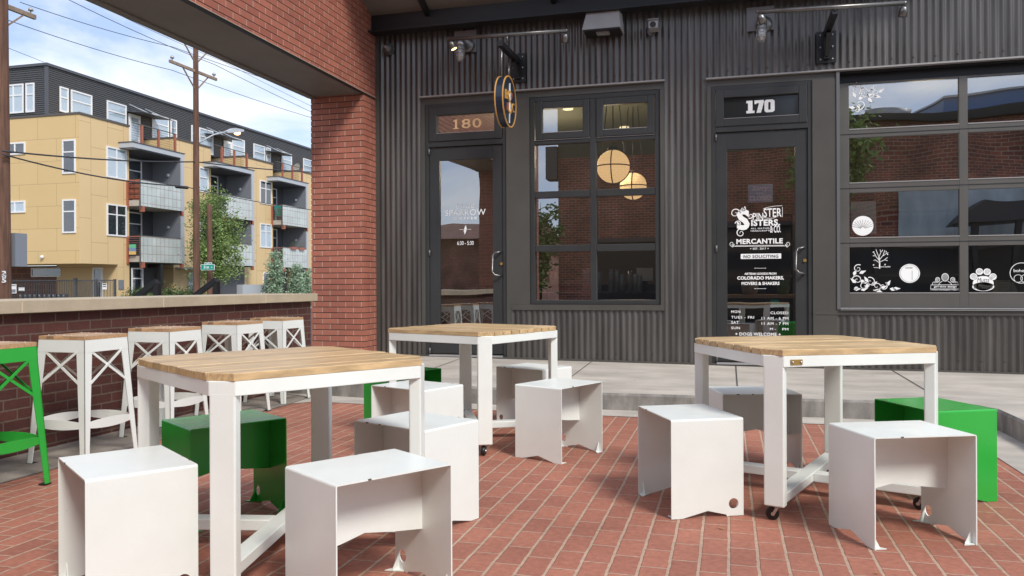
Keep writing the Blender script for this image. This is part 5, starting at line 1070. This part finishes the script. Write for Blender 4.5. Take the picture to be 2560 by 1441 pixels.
for (qa, qb, lb) in (((26, 734), (41, 711), 'tall white notice with a blue emblem on the fence'), ((47, 728), (61, 719), 'small wide white notice on the fence')):
    a, b = ony(*qa, yf-.06), ony(*qb, yf-.06); g = thing('notice_board', lb, 'notice', (a.x, yf-.06, a.z)); MB().box(a.x, b.x, yf-.07, yf-.05, a.z, b.z).build('board', 'apt_white', g); w__, h__ = b.x-a.x, b.z-a.z
    MB().box(a.x+.1*w__, b.x-.1*w__, yf-.075, yf-.071, b.z-.2*h__, b.z-.1*h__).box(a.x+.1*w__, b.x-.1*w__, yf-.075, yf-.071, a.z+.08*h__, a.z+(.45 if h__ > .3 else .2)*h__).build('print', 'apt_grey', g)
for i in range(10):
    px = 51+12*i; p = ony(px, 727, 34.2); g = thing('utility_meter', 'grey utility meter in the row behind the dark fence', 'meter', (p.x, 34.2, .35), group='meters behind the fence')
    MB().box(-.10, .10, 0, .2, 0, .34).build('body', 'apt_grey', g, off=(0, 0, 0)); MB().box(-.07, .03, -.01, 0, .22, .31).build('face', 'apt_white', g, off=(0, 0, 0))

# ------------------------------------------------------------------ poles, wires, street lamp, street sign
def pole(name, label, x, y, ztop, r0, r1, lean=0):
    g = thing(name, label, 'utility pole', (x, y, -.3)); n = 12
    mb = MB(); mb.tube([(lean*(1-i/n), 0, (ztop+.3)*i/n) for i in range(n+1)], [r0+(r1-r0)*i/n for i in range(n+1)], 12); mb.build('post', 'pole', g, off=(0, 0, 0)); return g
def insul(mb, p): mb.tube([p, p+Vector((0, 0, .10))], .025, 6); mb.tube([p+Vector((0, 0, .10)), p+Vector((0, 0, .15)), p+Vector((0, 0, .22))], [.09, .10, .05], 10)
g1 = pole('utility_pole', 'thick brown wooden utility pole at the left edge of the photo', -25, onx(4, 300, -25).y, 13.5, .30, .21, 0); gy = g1.location.y
az_ = onx(30, 22, -25).z+.3; L_ = MB(); L_.box(-.06, .06, -1.0, 1.45, az_-.08, az_+.08); L_.build('crossarm', 'arm', g1, off=(0, 0, 0)); mb = MB(); mb.bar((0, 0, az_-.9), (.02, .9, az_-.1), .05); mb.build('brace', 'arm', g1, off=(0, 0, 0)); mb = MB(); insul(mb, Vector((0, 1.25, az_+.08))); mb.build('insulator', 'lens_grey', g1, off=(0, 0, 0))
p = onx(24, 624, -24.7); MB().box(.1, .32, .25, .75, p.z-.6+.3, p.z+.6+.3).build('grey_box', 'apt_grey', g1, off=(0, 0, 0))
mb = MB()
for s_, z in (('3', 684), ('0', 690), ('5', 701)):
    q = onx(10, z, -24.7); 
    vs_ = MB(); text_mb(vs_, s_, -.09, .09, -.09, .09, 0, bold=.03); mb.add([(-24.70+.0-(-25), -gy+q.y+a_*1.0, q.z+.3+c_) for a_, b_, c_ in vs_.v], vs_.f)
mb.build('pole_number', 'apt_white', g1, off=(0, 0, 0))
P2 = onx(490, 300, -25); g2 = pole('utility_pole', 'tall wooden utility pole with two crossarms and a street lamp', -25, P2.y, onx(489, 117, -25).z, .175, .12)
for (pa, pb, hide) in (((424, 185), (541, 170), 0), ((423, 123), (560, 108), 0)):
    a = onx(*pa, -25)-g2.location; b = onx(*pb, -25)-g2.location; zc = (a.z+b.z)/2; L_ = MB(); L_.bar((0, a.y, zc), (0, b.y, zc), .10, .13); L_.build('crossarm', 'arm', g2, off=(0, 0, 0))
    mb = MB()
    for s_ in (-1, 1): mb.bar((0, s_*.95, zc-.06), (0, s_*.1, zc-.85), .05); 
    mb.build('brace', 'arm', g2, off=(0, 0, 0)); mb = MB()
    for t in (a.y+.18, b.y-.2): insul(mb, Vector((0, t, zc+.07)))
    mb.build('insulator', 'lens_grey', g2, off=(0, 0, 0))
# street lamp arm
q0 = onx(498, 358, -24.85)-g2.location; q1 = onx(535, 340, -24.4)-g2.location; q2 = onx(565, 330, -24.2)-g2.location; mb = MB(); mb.tube([q0, q0+(q1-q0)*.5+Vector((0, 0, .05)), q1+Vector((0, 0, .06)), q2], .035, 8); mb.build('lamp_arm', 'apt_slab', g2, off=(0, 0, 0))
q3 = onx(606, 327, -24.0)-g2.location; d = (q3-q2); hd = MB(); hd.bar(q2+Vector((0, 0, .0)), q2+d*.45+Vector((0, 0, .03)), .16, .10, w2=.36, h2=.24); hd.bar(q2+d*.45+Vector((0, 0, .03)), q3, .36, .24, w2=.22, h2=.10); ho = hd.build('lamp_head', 'apt_slab', g2, off=(0, 0, 0)); mb = MB(); mb.sphere(tuple(q2+d*.68+Vector((0, 0, -.09))), .17, 12, 6, sz=.7, lo=-pi/2, hi=.1); mb.build('lamp_lens', 'lamp', ho, off=(0, 0, 0))
g3 = pole('wooden_post', 'short round wooden post carrying the green street sign', onx(524, 600, -24.5).x, onx(524, 600, -24.5).y, onx(524, 512, -24.5).z, .135, .12)
for (pa, pb, tx, lb) in (((502, 676), (536, 661), '31st', 'large green street name sign reading 31st'), ((511, 661), (529, 656.5), '3100', 'small green block number plate above the street sign')):
    yy = 33.4; a, b = ony(pa[0], pa[1], yy), ony(pb[0], pb[1], yy); g = thing('street_sign', lb, 'street sign', (a.x, yy, a.z)); MB().box(a.x, b.x, yy, yy+.02, a.z, b.z).build('border', 'apt_white', g); hgt = b.z-a.z; MB().box(a.x+.02, b.x-.02, yy-.006, yy-.001, a.z+.02, b.z-.02).build('plate', 'signgreen', g)
    mb = MB(); w__ = b.x-a.x; text_mb(mb, tx, a.x+w__*(.22 if hgt > .2 else .3), a.x+w__*(.62 if hgt > .2 else .7), a.z+hgt*.28, b.z-hgt*.24, yy-.010, bold=.03)
    if hgt > .2: text_mb(mb, 'St', a.x+w__*.76, a.x+w__*.86, a.z+hgt*.35, b.z-hgt*.35, yy-.010, bold=.02)
    mb.build('lettering', 'apt_white', g)
def wire(pts, name_label, r=.012, sag=.0, thick=None):
    a, b = Vector(pts[0]), Vector(pts[1]); mb = MB(); P = []
    for i in range(25):
        t = i/24; p = a+(b-a)*t; p.z -= sag*4*t*(1-t); P.append(p)
    mb.tube(P, r, 5); return tag(mb.build('overhead_wire', 'wire'), name_label, 'wire', 'overhead wires between the poles')
def wx(pa, pb, xa, xb, lb, r=.014, sag=.10, ext=3.0):
    a, b = onx(*pa, xa), onx(*pb, xb); mb = MB(); P = []
    for (p, q, sg_) in ((a, b, sag), (b, b+(b-a)*ext, sag*ext)):
        if ext == 0 and p is b: break
        for i in range(17):
            t = i/16; v = p+(q-p)*t; v.z -= sg_*4*t*(1-t); P.append(v)
    P = [P[0]]+[P[i] for i in range(1, len(P)) if (P[i]-P[i-1]).length > 1e-4]
    mb.tube(P, r, 5); tag(mb.build('overhead_wire', 'wire'), lb, 'wire', 'overhead wires between the poles')
wx((50, 6), (432, 118), -25, -25, 'overhead wire from the left pole insulator up to the upper crossarm')
wx((12, 48), (430, 176), -25, -25, 'overhead wire running from the left pole to the lower crossarm')
wx((160, -6), (537, 162), -25.0, -25, 'overhead wire ending at the right end of the lower crossarm')
wx((215, -4), (560, 155), -26, -26, 'highest thin overhead wire just under the brick beam', .010, .10, 3.0)
wx((14, 118), (110, 156), -25, -30, 'short thin wire from the left pole down to the dark roof corner', .010, .0, 0)
wx((6, 378), (490, 405), -24.6, -25, 'thick dark cable crossing the yellow wall higher up', .032, .12, 2.0)
wx((6, 386), (440, 465), -24.6, -24.9, 'thick dark cable sloping down to the splice case', .030, .20, 0)
wx((470, 469), (778, 525), -25, -27, 'dark cable running on from the splice case past the balconies', .022, .10, .5)
a = onx(438, 467, -24.9); b = onx(471, 470, -24.9); tag(MB().tube([a, a+(b-a)*.08, a+(b-a)*.92, b], [.03, .075, .075, .03], 10).build('splice_case', 'steel'), 'black cable splice case hanging left of the tall pole', 'cable box')

# ------------------------------------------------------------------ trees and shrubs
def crown(mb, c, rx, ry, rz, nleaf, size, clumps, rr, power=.5, lo=-.9, shape=None):
    cl = []
    for i in range(clumps):
        while True:
            x, y, z = rr.uniform(-1, 1), rr.uniform(-1, 1), rr.uniform(-1, 1); f = shape(z) if shape else math.sqrt(max(0, 1-z*z))
            if x*x+y*y < f*f: break
        k = rr.uniform(.7, 1.05) if rr.random() < .7 else rr.uniform(.2, .7)
        cl.append((c[0]+x*rx*k, c[1]+y*ry*k, c[2]+z*rz, rr.uniform(.10, .26)*rx))
    for i in range(nleaf):
        a = cl[rr.randrange(clumps)]; p = Vector((rr.gauss(a[0], a[3]), rr.gauss(a[1], a[3]), rr.gauss(a[2], a[3])))
        u = Vector((rr.uniform(-1, 1), rr.uniform(-1, 1), rr.uniform(-.7, .7))).normalized(); v = u.cross(Vector((rr.uniform(-1, 1), rr.uniform(-1, 1), rr.uniform(-1, 1)))).normalized(); s = size*rr.uniform(.6, 1.3)
        mb.add([p-u*s, p+v*s*.45, p+u*s, p-v*s*.45], [(0, 1, 2, 3)])
    return cl
def tree(name, label, cat, base, h, trunk_h, rx, rz, cz, nleaf, size, clumps, seed, mt='leaf', r=.09, shape=None, group=None):
    rr = random.Random(seed); g = thing(name, label, cat, base, group=group); mb = MB(); cl = crown(mb, (0, 0, cz), rx, rx, rz, nleaf, size, clumps, rr, shape=shape)
    t = MB(); top = min(h*.9, cz+rz*.6); t.tube([(0, 0, 0), (.02, .0, trunk_h), (-.03, .04, (trunk_h+top)/2), (.02, 0, top)], [r, r*.8, r*.45, r*.1], 8)
    for c in cl[::max(1, len(cl)//14)]: s = max(trunk_h*.8, min(c[2]-.3*rz, top*.9)); t.tube([(0, 0, s), (c[0]*.5, c[1]*.5, (s+c[2])/2+.1), (c[0], c[1], c[2])], [r*.4, r*.22, r*.06], 5)
    t.build('trunk', 'bark', g, off=(0, 0, 0)); mb.build('crown', mt, g, off=(0, 0, 0)); return g
B_ = onx(534, 700, -27.5)
tree('street_tree', 'young leafy street tree behind the tall pole, before the yellow building', 'tree', (-27.5, B_.y, -.3), 6.6, 1.6, 1.40, 2.25, 4.15, 15000, .080, 150, 4, shape=lambda z: .30+.75*math.sqrt(max(0, 1-((z+.42)/1.45)**2)) if z > -.95 else .2)
for (px, h, rx, lb, sd) in ((688, 3.35, .85, 'blue green juniper shrub nearer the pole, tall and pointed', 21), (741, 3.0, .75, 'blue green juniper shrub against the brick pillar, left stem', 22), (765, 2.5, .60, 'low blue green juniper touching the brick pillar edge', 23)):
    b = onx(px, 700, -27); tree('juniper', lb, 'shrub', (-27, b.y, -.3), h, .2, rx, h*.5, h*.5, 7000, .07, 90, sd, 'juniper', .06, shape=lambda z: 1.0-.45*(z+1)/1.0*.75, group='junipers by the brick pillar')
for (px, w_, lb, sd) in ((350, 1.0, 'leafy green bush under the ground floor window', 31), (425, 1.3, 'low hedge bush between the two handrails, left part', 32), (470, 1.1, 'low hedge bush just left of the tall pole', 33), (632, .8, 'low bush with pale flowers left of the junipers', 34)):
    b = onx(px, 720, -28.5); rr = random.Random(sd); g = thing('bush', lb, 'bush', (-28.5, b.y, -.3), group='bushes before the yellow building'); mb = MB(); crown(mb, (0, 0, .65), w_*.8, w_, .55, 2600, .07, 50, rr); mb.build('foliage', 'hedge', g, off=(0, 0, 0)); MB().tube([(0, 0, 0), (0, 0, .5)], .04, 6).build('stem', 'bark', g, off=(0, 0, 0))
    if sd == 34:
        fl = MB()
        for i in range(60): x, y, z = rr.gauss(0, .5), rr.gauss(0, .6), rr.uniform(.6, 1.25); fl.sphere((x, y, z), .045, 5, 3)
        fl.build('blossom', 'apt_white', g, off=(0, 0, 0))
b = onx(603, 722, -28); MB_ = MB().box(-28.3, -27.9, b.y, b.y+2.4, -.3, 1.15); tag(MB_.build('planter_wall', 'apt_slab'), 'low pale planter wall left of the junipers', 'wall')

# ------------------------------------------------------------------ what stands behind the camera and shows in the glass
bb = thing('brick_building', 'old red brick building across the alley, seen mirrored in the shop glass', 'building', (0, -6, -.3))
MB().box(-5.05, 15, -14, -6, -.3, 5.45).build('wall', 'brick_old', bb); MB().box(1.3, 15.2, -14, -5.75, 5.45, 5.72).build('cornice', 'steel', bb)
MB().box(-5.05, 1.25, -14, -5.99, 4.95, 7.6).build('upper_band', mat('olive_render', (.11, .105, .07), .9, noise=(.9, .2, S1)), bb); MB().box(-5.25, 1.27, -14, -5.8, 7.6, 7.8).build('cornice', 'steel', bb); MB().box(-5.4, -5.05, -6.4, -5.8, 4.3, 5.3).build('cornice_end', 'apt_edge', bb)
sh_b = MB().box(4.5, 9.5, -6.0, -5.95, 2.35, 3.78).build('painted_panel', mat('pale_blue_panel', (.48, .56, .60), .7, noise=(2, .25, (1, 1, .3))), bb)
for (x0_, x1_, z1_) in ((-3.9, -1.0, 2.35), (-.1, 1.95, 2.75), (3.3, 9.2, 2.15)): MB().box(x0_, x1_, -6.0, -5.985, -.3, z1_).build('dark_opening', 'int_dark', bb); MB().box(x0_-.1, x1_+.1, -6.0, -5.9, z1_, z1_+.12).build('lintel', 'apt_edge', bb)
for x in (10.5,): 
    wv = MB().box(x, x+1.2, -6.0, -5.96, 1.3, 3.2).build('window', 'apt_grey', bb); MB().box(x+.06, x+1.14, -5.955, -5.95, 1.36, 3.14).build('pane', 'apt_dark', wv); MB().box(x-.08, x+1.28, -5.99, -5.90, 1.2, 1.3).build('sill', 'concrete', wv)
blue = mat('blue_panel', (.10, .19, .38), .5)
for (x0, x1, z1, lb) in ((6.0, 9.2, 6.6, 'blue rooftop unit mirrored in the upper garage panes, left one'), (9.4, 12.8, 6.95, 'taller blue rooftop unit mirrored in the upper garage panes')):
    g = thing('rooftop_unit', lb, 'rooftop unit', ((x0+x1)/2, -9, 5.45), group='blue units on the roof opposite'); MB().box(x0, x1, -10.5, -8, 5.46, z1).build('casing', blue, g); MB().box(x0-.05, x1+.05, -10.6, -7.9, z1, z1+.08).build('lid', 'apt_slab', g)
g = thing('roof_vent', 'round galvanised roof vent mirrored in the garage panes', 'vent', (4.9, -9, 5.45)); MB().tube([(0, 0, 0), (0, 0, .45)], .35, 16).build('duct', 'lens_grey', g, off=(0, 0, 0)); MB().tube([(0, 0, .45), (0, 0, .5), (0, 0, 1.05)], [.4, .6, .7], 20).build('hood', 'lens_grey', g, off=(0, 0, 0))
tree('alley_tree', 'leafy tree across the alley, mirrored at the left of the garage panes', 'tree', (2.6, -4.6, -.02), 5.6, 2.2, 1.15, 1.6, 4.3, 5200, .10, 70, 8, r=.07)
tree('alley_tree', 'thin sapling by the corner, mirrored in the cafe window', 'tree', (-5.3, -4.6, -.02), 4.2, 1.4, .7, 1.5, 2.6, 1500, .09, 26, 9, r=.05)
gz = thing('pergola', 'dark open pergola across the alley, mirrored in the third garage row', 'pergola', (7.4, -5.0, 0)); MB().hexa([(-1.7, -.7, 2.62), (1.9, -.7, 2.62), (1.9, .5, 2.62), (-1.7, .5, 2.62)], [(-1.0, -.3, 3.12), (1.9, -.3, 3.12), (1.9, .1, 3.12), (-1.0, .1, 3.12)]).build('roof', 'steel', gz, off=(0, 0, 0))
for x in (-1.35, -.3, .8, 1.75): MB().box(x-.06, x+.06, .3, .42, 0, 2.62).build('post', 'steel', gz, off=(0, 0, 0))
rb = thing('far_house', 'low red brick building with a pale gable, mirrored in the 180 door', 'building', (-22, -18, -.3)); MB().box(-40, -12, -40, -24, -.3, 3.6).build('wall', 'brick_old', rb); MB().hexa([(-41, -40.5, 3.6), (-11.5, -40.5, 3.6), (-11.5, -23.4, 3.6), (-41, -23.4, 3.6)], [(-41, -34, 5.0), (-11.5, -34, 5.0), (-11.5, -30, 5.0), (-41, -30, 5.0)]).build('roof', 'block', rb); MB().box(-36, -26, -34, -22, -.3, 7.0).build('gable_wall', 'apt_white', rb)
vn = thing('parked_van', 'white van parked on the street, mirrored in the 180 door', 'van', (-13.5, -12, -.28), rz=.1)
MB().hexa([(-1, -2.4, .35), (1, -2.4, .35), (1, 2.4, .35), (-1, 2.4, .35)], [(-1, -2.4, 1.1), (1, -2.4, 1.1), (1, 2.4, .95), (-1, 2.4, .95)]).hexa([(-.95, -2.35, 1.1), (.95, -2.35, 1.1), (.95, 1.6, 1.02), (-.95, 1.6, 1.02)], [(-.85, -2.3, 1.95), (.85, -2.3, 1.95), (.85, .9, 1.95), (-.85, .9, 1.95)]).build('body', 'apt_white', vn, off=(0, 0, 0), bevel=.06)
mb = MB(); mb.box(.955, .97, -2.1, .9, 1.2, 1.75); mb.box(-.97, -.955, -2.1, .9, 1.2, 1.75); mb.build('window', 'int_dark', vn, off=(0, 0, 0))
for sx in (-.95, .95):
    for sy in (-1.6, 1.6): MB().tube([(sx-.12*(1 if sx > 0 else -1), sy, .36), (sx+.03*(1 if sx > 0 else -1), sy, .36)], .36, 18).build('wheel', 'black', vn, off=(0, 0, 0))

# ------------------------------------------------------------------ render settings
SC.render.engine = 'CYCLES'
SC.cycles.max_bounces = 8; SC.cycles.transparent_max_bounces = 12; SC.cycles.glossy_bounces = 4
SC.render.film_transparent = False
